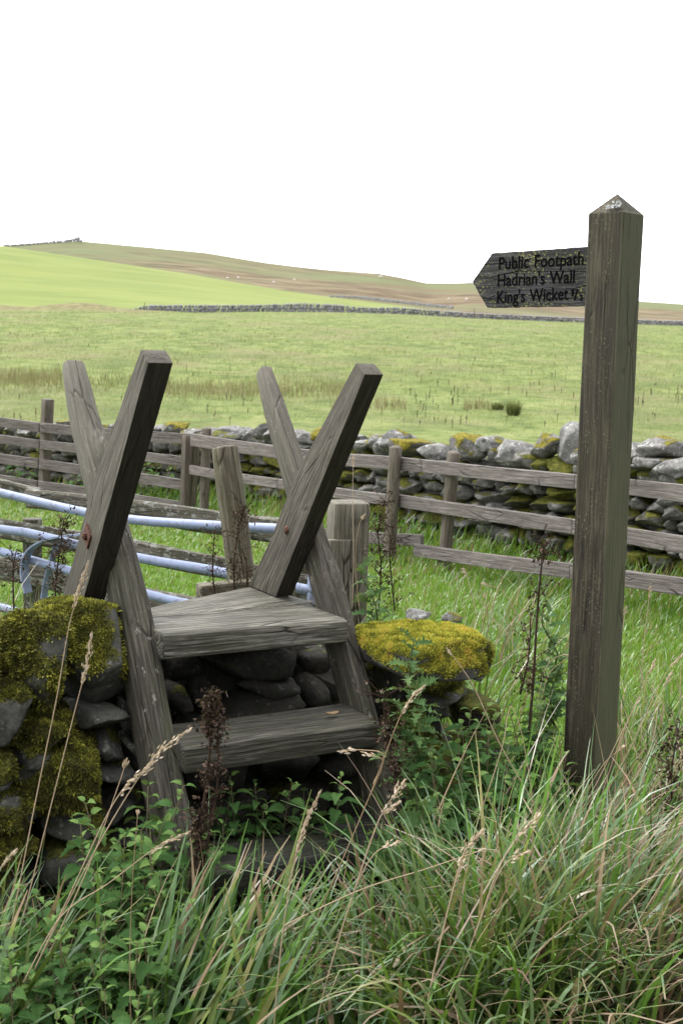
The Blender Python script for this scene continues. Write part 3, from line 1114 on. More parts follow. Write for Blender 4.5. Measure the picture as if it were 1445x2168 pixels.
# heart of the wall below the treads, step shade painted into its colour
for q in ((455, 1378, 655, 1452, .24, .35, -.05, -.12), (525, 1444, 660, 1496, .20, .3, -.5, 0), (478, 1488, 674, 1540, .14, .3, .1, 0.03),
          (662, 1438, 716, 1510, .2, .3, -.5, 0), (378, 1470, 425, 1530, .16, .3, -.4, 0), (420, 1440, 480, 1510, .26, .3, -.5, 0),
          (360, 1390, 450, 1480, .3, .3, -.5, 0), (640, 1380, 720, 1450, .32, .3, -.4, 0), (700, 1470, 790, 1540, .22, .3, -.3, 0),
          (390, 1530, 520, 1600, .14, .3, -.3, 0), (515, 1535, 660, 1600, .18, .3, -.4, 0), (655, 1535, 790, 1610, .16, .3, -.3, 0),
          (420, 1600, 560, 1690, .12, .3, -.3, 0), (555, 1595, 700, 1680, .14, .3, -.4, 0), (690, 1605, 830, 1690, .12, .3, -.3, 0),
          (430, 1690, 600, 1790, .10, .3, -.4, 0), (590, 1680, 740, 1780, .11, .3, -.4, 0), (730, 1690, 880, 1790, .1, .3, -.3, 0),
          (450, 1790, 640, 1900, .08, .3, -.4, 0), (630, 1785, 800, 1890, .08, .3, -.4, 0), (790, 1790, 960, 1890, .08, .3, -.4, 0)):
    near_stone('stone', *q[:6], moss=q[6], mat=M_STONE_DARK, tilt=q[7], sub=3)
# right of the stile: thick slab under bright yellow moss and the wall end below it
cc = at_z(913, 1338, .695) - Zz * .065
v, f = rock(4, (.47, .48, .125), 77, .80, 4, .07)
v = place(v, cc, (U * .985 + Vv * .1 - Zz * .075).normalized(), Vv, Zz)
n = vnormals(v, f)
mk = np.clip(.40 + .9 * n[:, 2] + .45 * np.array([noise.noise(Vector(p) * 9) for p in v]) + .4 * ((v - np.array(cc[:])) @ np.array(U[:])), 0, 1)
slab = mesh('coping_stone', v, f, M_STONE_NEAR, nwall, {'moss': ('FLOAT', mk)})
slab['label'] = 'flat slab thick with bright yellow moss'
# cushion of moss over the slab: a thicker shell plus fronds
vc = v + n * (.006 * np.clip((mk - .4) * 3, 0, 1))[:, None]
r_ = fronds(vc, f, np.clip((mk - .5) * 4, 0, 1), 21000, .0095, (.1, .85), .2, .0026, .8)
cv, cf, ct = r_
ct = ct + .0
tuftx = np.concatenate([vc, cv]), None
mo = mesh('moss', cv, cf, M_MOSSY, slab, {'tint': ('FLOAT', ct)}, smooth=False)
for q in ((768, 1376, 838, 1420, .12, .3, -.5, 0, M_COPE), (776, 1338, 890, 1384, .16, .25, -.25, 700, None), (884, 1392, 1012, 1490, .12, .34, .3, 3600, None),
          (988, 1366, 1078, 1458, .22, .3, .1, 1900, None), (800, 1416, 905, 1505, .16, .3, -.1, 500, None), (895, 1460, 1052, 1512, .14, .3, -.4, 0, None),
          (912, 1500, 990, 1534, .1, .3, -.6, 0, None), (815, 1500, 925, 1574, .12, .3, .3, 1500, None), (828, 1560, 1004, 1655, .1, .3, .25, 2500, None),
          (895, 1640, 1050, 1722, .1, .3, -.2, 0, None), (985, 1480, 1082, 1562, .16, .3, -.2, 0, None), (1000, 1555, 1090, 1650, .16, .3, -.2, 0, None),
          (840, 1650, 900, 1720, .1, .3, -.2, 0, None), (1030, 1640, 1110, 1740, .16, .3, -.3, 0, None), (880, 1715, 1080, 1800, .1, .3, -.3, 0, None),
          (955, 1300, 985, 1325, .6, .1, -.6, 0, M_COPE), (880, 1296, 925, 1320, .62, .12, -.6, 0, M_COPE)):
    near_stone('stone', *q[:6], moss=q[6], fr=int(q[7] * 1.5), frl=.010, tint=(.05, .7), mat=q[8], sub=4 if q[7] else 3)
# packing inside and the far face
cv, cf = [], []
for i, (uu, zt) in enumerate(((-1.6, .60), (-.5, .62), (-.05, .60), (.05, .62), (LT, .61), (.75, .54), (1.12, .52))):
    vf = .16 if -.1 < uu < LT + .05 else 0
    for (vv, zz) in ((.20 + vf, -.1), (.22 + vf, zt - .10), (.42, zt - .02), (.56, zt - .08), (.60, -.1)):
        cv.append(W(uu, vv, zz - .745) + Vv * R.uniform(-.02, .02))
for i in range(6):
    for j in range(5):
        a, b = i * 5 + j, i * 5 + (j + 1) % 5
        cf.append((a, b, b + 5, a + 5))
cf.append(tuple(range(5)))
cf.append(tuple(range(30, 35))[::-1])
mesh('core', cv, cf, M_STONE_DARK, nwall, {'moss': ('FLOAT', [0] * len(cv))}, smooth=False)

# ------------------------------------------------------------------ metal gate, gateposts and the old lichen rails behind it
g0, g1 = at_y(0, 1040, 6.0), at_y(590, 1120, 5.2)
gd = Vector((g1.x - g0.x, g1.y - g0.y, 0)).normalized()
gn = Vector((-gd.y, gd.x, 0))
def GP(px, py, off=0.0):
    return at_pl(px, py, g0 + gn * off, gn)
gate = empty('field_gate', (GP(330, 1200).x, GP(330, 1200).y, .1), 'galvanised blue-grey tubular metal field gate hanging open behind the stile', 'gate')
for pts in ([(-260, 985), (0, 1043), (172, 1083), (285, 1101), (460, 1113), (600, 1120), (668, 1127)],
            [(-260, 1085), (0, 1120), (60, 1128), (160, 1152), (310, 1184), (437, 1205), (560, 1230), (668, 1252)],
            [(-260, 1098), (100, 1195), (320, 1260), (410, 1281), (560, 1318), (668, 1345)],
            [(-260, 1225), (10, 1288), (60, 1308), (108, 1321), (300, 1375), (668, 1460)]):
    v, f = tube(smooth_path([GP(*q) for q in pts], 5), .0205, 14)
    mesh('bar', v, f, M_GALV, gate)
v, f = tube([GP(664, 1118), GP(655, 1460)], .0205, 14)
mesh('end_stile', v, f, M_GALV, gate)
def strap(pts, wd, th, off):
    P = smooth_path([GP(x, y, off) for x, y in pts], 6)
    V_, F_ = [], []
    for i, p in enumerate(P):
        t = (P[min(i + 1, len(P) - 1)] - P[max(i - 1, 0)]).normalized()
        nn_ = gn.cross(t).normalized()
        for a_, b_ in ((-1, -1), (1, -1), (1, 1), (-1, 1)):
            V_.append(p + gn * (a_ * wd / 2) + nn_ * (b_ * th / 2))
    for i in range(len(P) - 1):
        for j in range(4):
            a, b = i * 4 + j, i * 4 + (j + 1) % 4
            F_.append((a, b, b + 4, a + 4))
    F_ += [(3, 2, 1, 0), tuple(len(V_) - 4 + j for j in range(4))]
    return V_, F_
v, f = strap([(215, 1127), (165, 1132), (110, 1140), (74, 1156), (56, 1180), (52, 1215), (60, 1255)], .05, .008, -.04)
mesh('latch_hoop', v, f, M_GALV, gate, smooth=False)
v, f = strap([(120, 1150), (97, 1240), (90, 1310)], .04, .008, .03)
mesh('brace', v, f, M_GALV, gate, smooth=False)

old = empty('lichen_rail_fence', (GP(300, 1250, .55).x, GP(300, 1250, .55).y, .1), 'old split-rail fence blotched with pale lichen, just behind the metal gate', 'fence')
for (xa, ya, ta), (xb, yb, tb), off in (((-200, 992, 38), (86, 1054, 42), .5), ((60, 1058, 42), (655, 1132, 54), .45), ((-200, 1085, 42), (655, 1238, 48), .5),
                                        ((-200, 1165, 46), (655, 1345, 52), .55)):
    a, b = GP(xa, ya, off), GP(xb, yb, off)
    timber('rail', M_LICHEN, old, a, b, Zz, ta * a.y / F, .05, tb * b.y / F, .05, n=40, M=32, sq=4, rough=.012, bend=.01)
for px in (70, 640):
    b_ = GP(px, 1200, .6)
    timber('post', M_LICHEN, old, (b_.x, b_.y, -.1), (b_.x, b_.y, .66), gd, .09, .09, n=20, M=28, sq=3, rough=.006)

# leaning round post, squared timber stub, notched gatepost
p1, p0 = at_y(475, 948, 4.95), at_y(520, 1290, 4.85)
p0 = p1 + (p0 - p1) * 2.1
o = timber('leaning_post', M_OLD, None, p0, p1, U, .108, .108, .100, .100, n=50, M=36, sq=2.3, rough=.006, dome=.006)
tag(o, 'old cracked round post leaning left beside the metal gate, between the two crossed boards', 'post')
a, b = at_y(421, 1259, 4.72), at_y(421, 1259, 4.72) + Vector((.34, .16, .015))
o = timber('timber_stub', M_OLD, None, a, b, Zz, .085, .075, n=16, M=40, sq=9, rough=.006)
tag(o, 'short mossy squared timber stub lying on the wall behind the top tread', 'timber block')
gpb, gpt = at_z(737, 1420, 0), None
gpc = at_y(737, 1062, 5.28)
def notch(s):
    return (1, 1)
gpo = empty('gatepost', (gpc.x, gpc.y, 0), 'stout squared grey gatepost with a pale right edge behind the right stile leg', 'post')
timber('post', M_GATEPOST, gpo, (gpc.x, gpc.y, -.2), (gpc.x, gpc.y, gpc.z), (1, .25, 0), .150, .15, n=40, M=44, sq=14, rough=.003)
ac = at_y(712, 1270, 5.2)
timber('slam_plate', M_GATEPOST, gpo, (ac.x - .012, 5.185, -.1), (ac.x + .010, 5.185, at_y(712, 1142, 5.19).z), (1, .25, 0), .118, .035, n=30, M=40, sq=16, rough=.002)

# ------------------------------------------------------------------ post and rail fences
QL, QL2 = Vector((-2.784, 11.919, 0)), Vector((-1.343, 11.143, 0))
QR, QR2 = Vector((-1.20, 10.95, 0)), Vector((1.919, 7.029, 0))
dL, dR = (QL2 - QL).normalized(), (QR2 - QR).normalized()
nL, nR = Vector((-dL.y, dL.x, 0)), Vector((-dR.y, dR.x, 0))
def FL(px, py, off=0.0):
    return at_pl(px, py, QL + nL * off, nL)
def FRt(px, py, off=0.0):
    return at_pl(px, py, QR + nR * off, nR)


def rail(parent, fn, xa, ya, ta, xb, yb, tb, off=0.0):
    a, b = fn(xa, ya, off), fn(xb, yb, off)
    timber('rail', M_RAIL, parent, a, b, Zz, ta * a.y / F, .034, tb * b.y / F, .034, n=30, M=36, sq=16, rough=.002, bend=R.uniform(-.008, .008))


def fpost(parent, fn, xt, yt, xb, yb, wpx, off, sq, mat):
    a, b = fn(xt, yt, off), fn(xb, yb, off)
    wd = wpx * a.y / F
    e = b + (b - a) * .25
    timber('post', mat, parent, e, a, dR, wd, wd, n=24, M=28, sq=sq, rough=.003, dome=.01 if sq < 4 else 0)


lf_ = empty('rail_fence', (QL2.x - 1, QL2.y + .5, .1), 'grey four-rail wooden fence at the left, running behind the gate', 'fence', 'post and rail fences')
for (xa, ya, ta, xm, ym, tm, xb, yb, tb) in ((-160, 872, 19, 86, 905, 20, 398, 930, 24), (-160, 908, 17, 86, 941, 19, 394, 978, 21),
                                             (-160, 945, 18, 84, 982, 21, 392, 1027, 22), (-160, 985, 17, 82, 1027, 19, 390, 1073, 21)):
    rail(lf_, FL, xa, ya, ta, xm - 1, ym, tm)
    rail(lf_, FL, xm + 1, ym, tm, xb, yb, tb)
fpost(lf_, FL, 102, 845, 93, 1060, 21, .06, 9, M_FPOST)
fpost(lf_, FL, -150, 830, -158, 1020, 21, .06, 9, M_FPOST)
fpost(lf_, FL, 396, 921, 391, 1092, 16, .0, 9, M_FPOST)
fpost(lf_, FL, 413, 924, 405, 1092, 17, .09, 7, M_OLD)
rf_ = empty('rail_fence', (.6, 8.6, .1), 'grey wooden fence of sawn rails on round posts, before the wall at the right', 'fence', 'post and rail fences')
for q in ((406, 931, 26, 730, 974, 27), (731, 974, 27, 895, 986.5, 27), (896, 986.5, 27, 1218, 1020, 31), (1219, 1020, 31, 1700, 1077, 44),
          (404, 994, 19, 590, 1024, 20), (591, 1024, 20, 838, 1060, 24), (845, 1060, 26, 1213, 1115, 32), (1214, 1115, 32, 1700, 1190, 44),
          (878, 1164, 26, 1208, 1209, 33), (1209, 1209, 33, 1700, 1277, 44),
          (833, 1200, 18, 1143, 1285, 24), (1144, 1285, 24, 1700, 1420, 36)):
    rail(rf_, FRt, *q)
rail(rf_, FRt, 660, 1128, 22, 893, 1144, 25, .07)
fpost(rf_, FRt, 437, 907, 431, 1100, 20, .06, 2.2, M_FPOST)
fpost(rf_, FRt, 837, 947, 822, 1205, 26, -.06, 2.2, M_FPOST)
fpost(rf_, FRt, 960, 958, 937, 1225, 27, .07, 2.2, M_FPOST)
fpost(rf_, FRt, 1280, 985, 1250, 1290, 33, .07, 2.2, M_FPOST)
fpost(rf_, FRt, 1640, 1020, 1610, 1400, 42, .07, 2.2, M_FPOST)

# ------------------------------------------------------------------ long dry stone wall behind the fences
mw = empty('dry_stone_wall', (.8, 9.4, 0), 'long tumbledown dry stone wall with big rounded coping stones behind the wooden fence', 'stone wall')
PROTO = []
for i in range(9):
    v, f = rock(4, (1, 1, 1), 500 + i * 13, .66 + .03 * i, 12, .12)
    v = v * 1.06
    me = bpy.data.meshes.new('rock')
    me.from_pydata(v.tolist(), [], f.tolist())
    me.polygons.foreach_set('use_smooth', np.full(len(me.polygons), True))
    PROTO.append((me, v, f))
mats4 = {}
def protomesh(k, mat):
    key = (k, mat.name)
    if key not in mats4:
        m_ = PROTO[k][0].copy()
        m_.materials.append(mat)
        mats4[key] = m_
    return mats4[key]
mwl = Vector(mw.location)
def wall_stone(name, c, dx, dn, wd, dp, ht, mat, tilt=0.0, yaw=0.0, k=None):
    k = R.randrange(9) if k is None else k
    o = bpy.data.objects.new(name, protomesh(k, mat))
    Mx = Matrix((dx, dn, Zz)).transposed()
    rot = Mx @ Matrix.Rotation(yaw, 3, 'Z') @ Matrix.Rotation(tilt, 3, 'Y')
    flip = Matrix.Rotation(R.choice((0, math.pi)), 3, 'Z')
    o.matrix_basis = Matrix.Translation(c - mwl) @ (rot @ flip).to_4x4() @ Matrix.Diagonal((wd, dp, ht, 1))
    link(o, mw)
    return o
OFF = .85
def MWp(px, py, off=OFF):
    return (FL if px < 428 else FRt)(px, py, off)
copes = [(755, 922, 803, 962, 0, .0), (780, 916, 846, 962, 0, -.5), (806, 924, 889, 972, 1, 0), (925, 921, 1008, 984, 1, 0), (1002, 926, 1041, 965, 0, 0),
         (1008, 948, 1050, 990, 0, 0), (1036, 934, 1101, 988, 0, .1), (1096, 921, 1164, 978, 0, -.3), (1154, 900, 1218, 1004, 1, .30), (1203, 948, 1230, 1004, 0, 0),
         (1224, 930, 1290, 985, 0, .1), (1280, 940, 1338, 990, 1, 0), (1334, 923, 1396, 975, 0, 0), (1332, 964, 1405, 1004, 0, 0), (1358, 974, 1448, 1030, 0, -.2),
         (1440, 955, 1530, 1030, 0, .2), (1520, 975, 1620, 1050, 1, 0), (1610, 990, 1720, 1075, 0, 0),
         (862, 940, 930, 985, 0, 0), (730, 930, 770, 965, 0, 0),
         (452, 904, 498, 930, 0, 0), (488, 906, 520, 936, 0, -.4), (509, 909, 533, 938, 0, 0), (524, 901, 565, 940, 0, -.5), (549, 906, 575, 942, 0, -.2),
         (570, 910, 612, 940, 0, 0), (606, 912, 650, 945, 1, 0), (645, 905, 692, 945, 1, .2), (688, 914, 736, 950, 0, 0),
         (326, 893, 381, 922, 1, -.2), (300, 900, 334, 922, 0, 0), (376, 905, 412, 925, 0, 0), (408, 906, 455, 932, 0, 0),
         (262, 902, 305, 922, 0, 0), (222, 898, 268, 918, 0, 0), (180, 897, 226, 918, 0, 0), (142, 894, 184, 914, 0, 0), (112, 889, 142, 910, 1, 0), (64, 896, 114, 916, 0, 0),
         (30, 900, 66, 926, 0, 0), (-4, 898, 34, 922, 0, 0), (-40, 895, 0, 918, 0, 0), (-80, 890, -36, 914, 0, 0), (-130, 886, -76, 910, 0, 0)]
for (x0, y0, x1, y1, ms, tl) in copes:
    c = MWp((x0 + x1) / 2, (y0 + y1) / 2)
    d, n_ = (dL, nL) if (x0 + x1) / 2 < 428 else (dR, nR)
    px = c.y / F
    cosr = abs(d.x)
    o = wall_stone('coping_stone', c + n_ * .14, d, n_, (x1 - x0) * px * 1.1 / (cosr + .15), .34, (y1 - y0) * px * 1.08, M_COPE_MOSS if ms else M_COPE, tl)
# coursed stones below the coping, largest first; the rest is one mesh of small pinning stones
cand = []
def course(p0, d, n_, L, ztop):
    s = 0.0
    z = .0
    while z < 1.1:
        h = R.uniform(.07, .14)
        s = R.uniform(-.2, 0)
        while s < L:
            wd = R.choice((.10, .12, .16, .2, .24, .32)) * R.uniform(.85, 1.15)
            q = p0 + d * (s + wd / 2)
            if z + h < ztop(q) + .03:
                cand.append((wd * h, q + n_ * R.uniform(-.05, .04) + n_ * .15 + Zz * (z + h / 2 + R.uniform(-.012, .012)), d, n_, wd * 1.16, .3, h * R.uniform(1.1, 1.28),
                             R.uniform(-.1, .1)))
            s += wd
        z += h * .95
tops = [(px, MWp(px, py)) for px, py in ((-130, 898), (100, 900), (260, 908), (427, 914), (432, 916), (560, 924), (640, 928), (740, 938), (850, 948), (940, 962), (1050, 968), (1180, 978),
                                        (1300, 974), (1400, 996), (1500, 1016), (1720, 1056))]
def ztopL(q):
    return float(np.interp(q.x, [t[1].x for t in tops if t[0] < 428], [t[1].z for t in tops if t[0] < 428]))
def ztopR(q):
    return float(np.interp(q.x, [t[1].x for t in tops if t[0] >= 428], [t[1].z for t in tops if t[0] >= 428]))
aL, bL = MWp(-130, 905), MWp(427, 920)
aR, bR = MWp(432, 920), MWp(1720, 1070)
for p_ in (aL, bL, aR, bR):
    p_.z = 0
course(aL, dL, nL, (bL - aL).length, ztopL)
course(aR, dR, nR, (bR - aR).length, ztopR)
sizes = sorted(range(len(cand)), key=lambda i: -cand[i][0] / cand[i][1].y ** 2)
big = set(sizes[:98])
sv, sf = [], []
ns = 0
for i, (ar, c, d, n_, wd, dp, ht, yaw) in enumerate(cand):
    if i in big:
        m_ = M_RUBBLE_MOSS if noise.noise(c * 1.3) + R.uniform(-.35, .35) > -.22 else M_RUBBLE
        wall_stone('stone', c, d, n_, wd, dp, ht, m_, R.uniform(-.06, .06), yaw)
    else:
        _, v, f = PROTO[R.randrange(9)]
        v = place(v * np.array((wd, dp, ht)), c, d, n_, Zz)
        sv.append(v)
        sf.append(f + ns)
        ns += len(v)
tag(mesh('small_stones', np.concatenate(sv), np.concatenate(sf), M_RUBBLE_MOSS, mw), kind='stuff')
cv, cf = [], []
for sec, (p_, q_, n_, zt) in enumerate(((aL, bL, nL, ztopL), (aR, bR, nR, ztopR))):
    k0 = len(cv)
    NN = 24
    for i in range(NN + 1):
        c = p_.lerp(q_, i / NN)
        z = zt(c) - .04
        for (o_, zz) in ((.18, -.1), (.18, z), (.48, z), (.52, -.1)):
            cv.append(c + n_ * o_ + Zz * zz)
    for i in range(NN):
        for j in range(4):
            a, b = k0 + i * 4 + j, k0 + i * 4 + (j + 1) % 4
            cf.append((a, b, b + 4, a + 4))
    cf.append(tuple(k0 + j for j in range(4)))
    cf.append(tuple(k0 + NN * 4 + j for j in (3, 2, 1, 0)))
mesh('core', cv, cf, M_RUBBLE, mw, smooth=False)

# ------------------------------------------------------------------ far field walls, stakes, sheep
def far_wall(name, pts, hpx, dist, label, step=3.0, var=.25):
    """a dry stone wall far off: one mesh of piled stones following the line"""
    V_, F_ = [], []
    k0 = 0
    P = []
    for (x0, y0), (x1, y1) in zip(pts, pts[1:]):
        n_ = max(1, int(abs(x1 - x0) / step))
        for i in range(n_):
            t = i / n_
            P.append((x0 + (x1 - x0) * t, y0 + (y1 - y0) * t, (x0 - pts[0][0] + (x1 - x0) * t) / (pts[-1][0] - pts[0][0])))
    for (x, y, t) in P:
        d = dist(t) if callable(dist) else dist
        h = interp(x, hpx) * d / F
        c = at_y(x, y, d)
        n_ = 3
        for r_ in range(n_):
            v, f = ICO[2]
            dm = np.array([step * d / F * R.uniform(.6, 2.2), .5, h / n_ * R.uniform(1.0, 1.35)])
            if r_ == n_ - 1:
                dm = dm * np.array([R.uniform(.6, 1.0), 1, R.uniform(.7, 1.15)])
            vv_ = v / (np.abs(v) ** 4).sum(1, keepdims=True) ** .25 * .5 + v * .5
            vv_ = vv_ * (dm * .55 + .0) + np.array([c.x + R.uniform(-.6, .6) * step * d / F, c.y + R.uniform(-.15, .15), c.z + h * (r_ + .35) / n_])
            V_.append(vv_)
            F_.append(f + k0)
            k0 += len(vv_)
    o = mesh(name, np.concatenate(V_), np.concatenate(F_), M_FARWALL, None)
    return tag(o, label, 'stone wall', 'field walls on the far slopes')


far_wall('field_wall', [(238, 665), (300, 663), (400, 662), (550, 660), (720, 662), (870, 667), (1000, 675), (1200, 683), (1445, 690), (1800, 702)],
         [(238, 3), (275, 8), (310, 17), (400, 17), (540, 15), (640, 20), (720, 17), (760, 13), (850, 16), (900, 14), (1000, 13), (1200, 12), (1445, 11), (1800, 11)],
         186, 'long low grey stone wall across the foot of the bright green slope')
far_wall('field_wall', [(700, 629), (760, 632), (830, 640), (900, 648), (960, 654)], [(700, 4), (800, 6), (960, 6)], lambda t: 300 - 80 * t,
         'short thin grey wall slanting down behind the right end of the green field', 3)
far_wall('field_wall', [(10, 522), (60, 519), (110, 515), (160, 511), (176, 512)], [(10, 4), (140, 5), (158, 7), (168, 10), (176, 4)], 640,
         'dark wall on the skyline at the left end of the hilltop', 2.5)
for i, (px, pt, pb, d, wpx) in enumerate(((306, 641, 664, 184, 1.6), (619, 646, 664, 184, 1.4), (1003, 652, 676, 184, 1.5))):
    a, b = at_y(px, pb, d), at_y(px + .5, pt, d)
    o = timber('stake', M_FPOST, None, a - Zz * .3, b, (1, 0, 0), wpx * d / F, wpx * d / F, n=6, M=10, sq=3, rough=.004)
    tag(o, ('thin grey stake before the left end of the far wall', 'thin grey stake before the middle of the far wall', 'thin grey stake by the far wall just left of the sign arm')[i], 'stake',
        'stakes by the far wall')


def sheep_mesh():
    V_, F_ = [], []
    k0 = 0
    v, f = ICO[3]
    for c, s in (((0, 0, .62), (.55, .26, .28)), ((.52, 0, .78), (.17, .12, .14)), ((.66, 0, .72), (.13, .07, .08)), ((-.5, 0, .62), (.08, .1, .12))):
        V_.append(v * np.array(s) + np.array(c))
        F_ += [tuple(q) for q in (f + k0).tolist()]
        k0 += len(v)
    for x in (-.33, .33):
        for y in (-.12, .12):
            tv, tf = tube([(x, y, 0), (x * 1.02, y, .25), (x, y, .5)], [.035, .04, .07], 8)
            V_.append(np.array([q[:] for q in tv]))
            F_ += [tuple(i + k0 for i in q) for q in tf]
            k0 += len(tv)
    for y in (-.1, .1):
        tv, tf = tube([(.5, y, .85), (.46, y * 1.9, .83)], [.03, .015], 6)
        V_.append(np.array([q[:] for q in tv]))
        F_ += [tuple(i + k0 for i in q) for q in tf]
        k0 += len(tv)
    return np.concatenate(V_), F_


sv, sf = sheep_mesh()
sh0 = None
SHEEP = [(482, 592.5, 380, .3), (505, 591, 390, 2.6), (580, 601, 370, .5), (624, 595.5, 400, 2.9), (803, 588.5, 520, .1), (808, 588.5, 522, 3.0), (950, 637, 300, .4), (988, 637, 305, 2.7)]


def proj(p):
    c = RM.transposed() @ (Vector(p) - EYE)
    return CX - F * c.x / c.z, CY + F * c.y / c.z


def moor_hit(px, py):
    a, b = at_y(px, interp(px, [(x, y + 10) for x, y in FARBASE]), 200), at_y(px, interp(px, MOOR), 650)
    best = None
    for i in range(40, 400):
        t = i / 400
        q = a.lerp(b, t)
        q.z = a.z + (b.z - a.z) * t ** 1.55
        e = abs(proj(q)[1] - py)
        if best is None or e < best[0]:
            best = (e, q)
    return best[1]


for px, py, d_, rz in SHEEP:
    q = moor_hit(px, py)
    o = mesh('sheep', sv, sf, M_SHEEP, None, local=True) if sh0 is None else sh0.copy()
    if sh0 is None:
        sh0 = o
    else:
        COL.objects.link(o)
    o.location = q + Zz * .15
    o.rotation_euler = (0, 0, rz)
    o.scale = (.9,) * 3
    tag(o, 'tiny white sheep grazing far off on the brown hillside', 'sheep', 'sheep on the far hillside')

# ------------------------------------------------------------------ grass
def blades(base, az, lean, curl, length, width, tint, seg=5, twist=.5, tipw=.15, fold=0.0):
    """arching grass leaves as numpy arrays: base (N,3); az = heading; lean from upright; curl = extra bend at the tip"""
    N = len(base)
    az, lean, curl, length, width = [np.broadcast_to(np.asarray(q, float), (N,)) for q in (az, lean, curl, length, width)]
    hx, hy = np.cos(az), np.sin(az)
    tw = NR.normal(0, twist, N)
    sx, sy = -np.sin(az + tw), np.cos(az + tw)
    p = np.array(base, float)
    rows_ = []
    for i in range(seg + 1):
        s = i / seg
        wd = width * (1 - (1 - tipw) * s ** 2.2) * (.75 + .5 * math.sin(math.pi * min(1, s * 1.1)))
        rows_.append(np.stack([p[:, 0] - sx * wd / 2, p[:, 1] - sy * wd / 2, p[:, 2]], 1))
        rows_.append(np.stack([p[:, 0] + sx * wd / 2, p[:, 1] + sy * wd / 2, p[:, 2]], 1))
        if fold > 0:
            th = lean + curl * s ** 2.0 + np.where((s > .55), fold * (NR.random(N) < .035) * 1.2, 0)
        else:
            th = lean + curl * s ** 1.6
        st = length / seg
        p = p + np.stack([hx * np.sin(th) * st, hy * np.sin(th) * st, np.cos(th) * st], 1)
    k = 2 * (seg + 1)
    V_ = np.stack(rows_, 1).reshape(-1, 3)
    i0 = np.arange(N)[:, None] * k
    Q = np.concatenate([i0 + np.array([[2 * j, 2 * j + 1, 2 * j + 3, 2 * j + 2]]) for j in range(seg)], 0)
    tn = np.repeat(tint, k).reshape(N, k) + np.repeat(np.linspace(-.01, .03, seg + 1), 2)[None, :]
    # browned tips on some leaves
    br = NR.random(N) < .16
    tn[br] = np.where(np.repeat(np.linspace(0, 1, seg + 1), 2)[None, :] > NR.uniform(.45, .95, br.sum())[:, None], .9, tn[br])
    return V_, Q.astype(np.int32), np.clip(tn, 0, 1).ravel()


class Bag:
    def __init__(self):
        self.v, self.f, self.t, self.n = [], [], [], 0

    def add(self, r_):
        V_, Q, T = r_
        self.v.append(V_)
        self.f.append(Q + self.n)
        self.t.append(T)
        self.n += len(V_)

    def build(self, name, mat, parent=None):
        return mesh(name, np.concatenate(self.v), np.concatenate(self.f), mat, parent, {'tint': ('FLOAT', np.concatenate(self.t))}, smooth=True)


def zs(x, y):
    return np.array([gz(a, b) for a, b in zip(x, y)])


def tints(n, weights):
    """weights over (deep green, fresh, blue-green, yellow-green, straw, brown)"""
    c = np.array([0.0, .25, .5, .68, .86, 1.0])
    k = NR.choice(6, size=n, p=np.array(weights) / sum(weights))
    return np.clip(c[k] + NR.normal(0, .035, n), 0, 1)


def clump(bag, px, py, z, rad, n, az, azs, lean, leans, curl, curls, L, Ls, wd, wts, seg=7, flat=1.0):
    c = at_z(px, py, z)
    a = NR.uniform(0, 2 * np.pi, n)
    r_ = rad * np.sqrt(NR.random(n))
    x, y = c.x + r_ * np.cos(a), c.y + r_ * np.sin(a) * flat
    b = np.stack([x, y, zs(x, y) - .02], 1)
    if az is None:                                   # radiating tussock
        h = a + NR.normal(0, .35, n)
        ln = np.abs(NR.normal(lean, leans, n)) * (.35 + .75 * r_ / rad)
    else:
        h = NR.normal(az, azs, n)
        ln = np.abs(NR.normal(lean, leans, n))
    bag.add(blades(b, h, ln, NR.normal(curl, curls, n), np.abs(NR.normal(L, Ls, n)) + .05, NR.normal(wd, wd * .28, n), tints(n, wts), seg, fold=.7))


D = math.radians
fg = Bag()
# thin ground layer of short growth in the whole foreground
n = 2600
y = NR.uniform(1.9, 4.25, n)
x = NR.uniform(-1, 1, n) * (y * .30 + .25)
wl = np.array([(Vector((a, b, 0)) - FTL).dot(Vv) for a, b in zip(x, y)])
uu = np.array([(Vector((a, b, 0)) - FTL).dot(U) for a, b in zip(x, y)])
k = ((wl < .05) | (uu > 1.25)) & ~((uu > -.15) & (uu < .85) & (wl > -.62))
x, y = x[k], y[k]
n = len(x)
b = np.stack([x, y, zs(x, y) - .02], 1)
fg.add(blades(b, NR.uniform(0, 6.28, n), np.abs(NR.normal(.35, .2, n)), NR.normal(.9, .4, n), NR.uniform(.06, .20, n), NR.normal(.0055, .0013, n),
              tints(n, (4, 3, 2, .8, .3, .5)), 5))
# mid-left sheaf of broad blue-green leaves sweeping up to the right
clump(fg, 420, 2230, .0, .20, 136, D(25), 0.51, .50, 0.22, .45, .3, 0.386, .06, 0.0131, (1.00, 2.20, 5.00, 0.70, 0.50, 0.12))
clump(fg, 520, 2120, .0, .18, 51, D(35), 0.71, .45, 0.27, .6, .4, 0.302, .06, 0.0116, (1.00, 3.00, 4.00, 1.00, 0.44, 0.24))
clump(fg, 400, 2010, .0, .10, 7, D(80), 0.51, .12, 0.11, .35, .2, 0.302, .06, 0.0154, (0.00, 0.50, 4.00, 0.50, 0.83, 0.30))
clump(fg, 700, 2200, .0, .25, 136, D(60), 1.18, .35, 0.27, .8, .4, 0.302, .06, 0.0100, (2.00, 4.00, 3.00, 1.20, 0.44, 0.36))
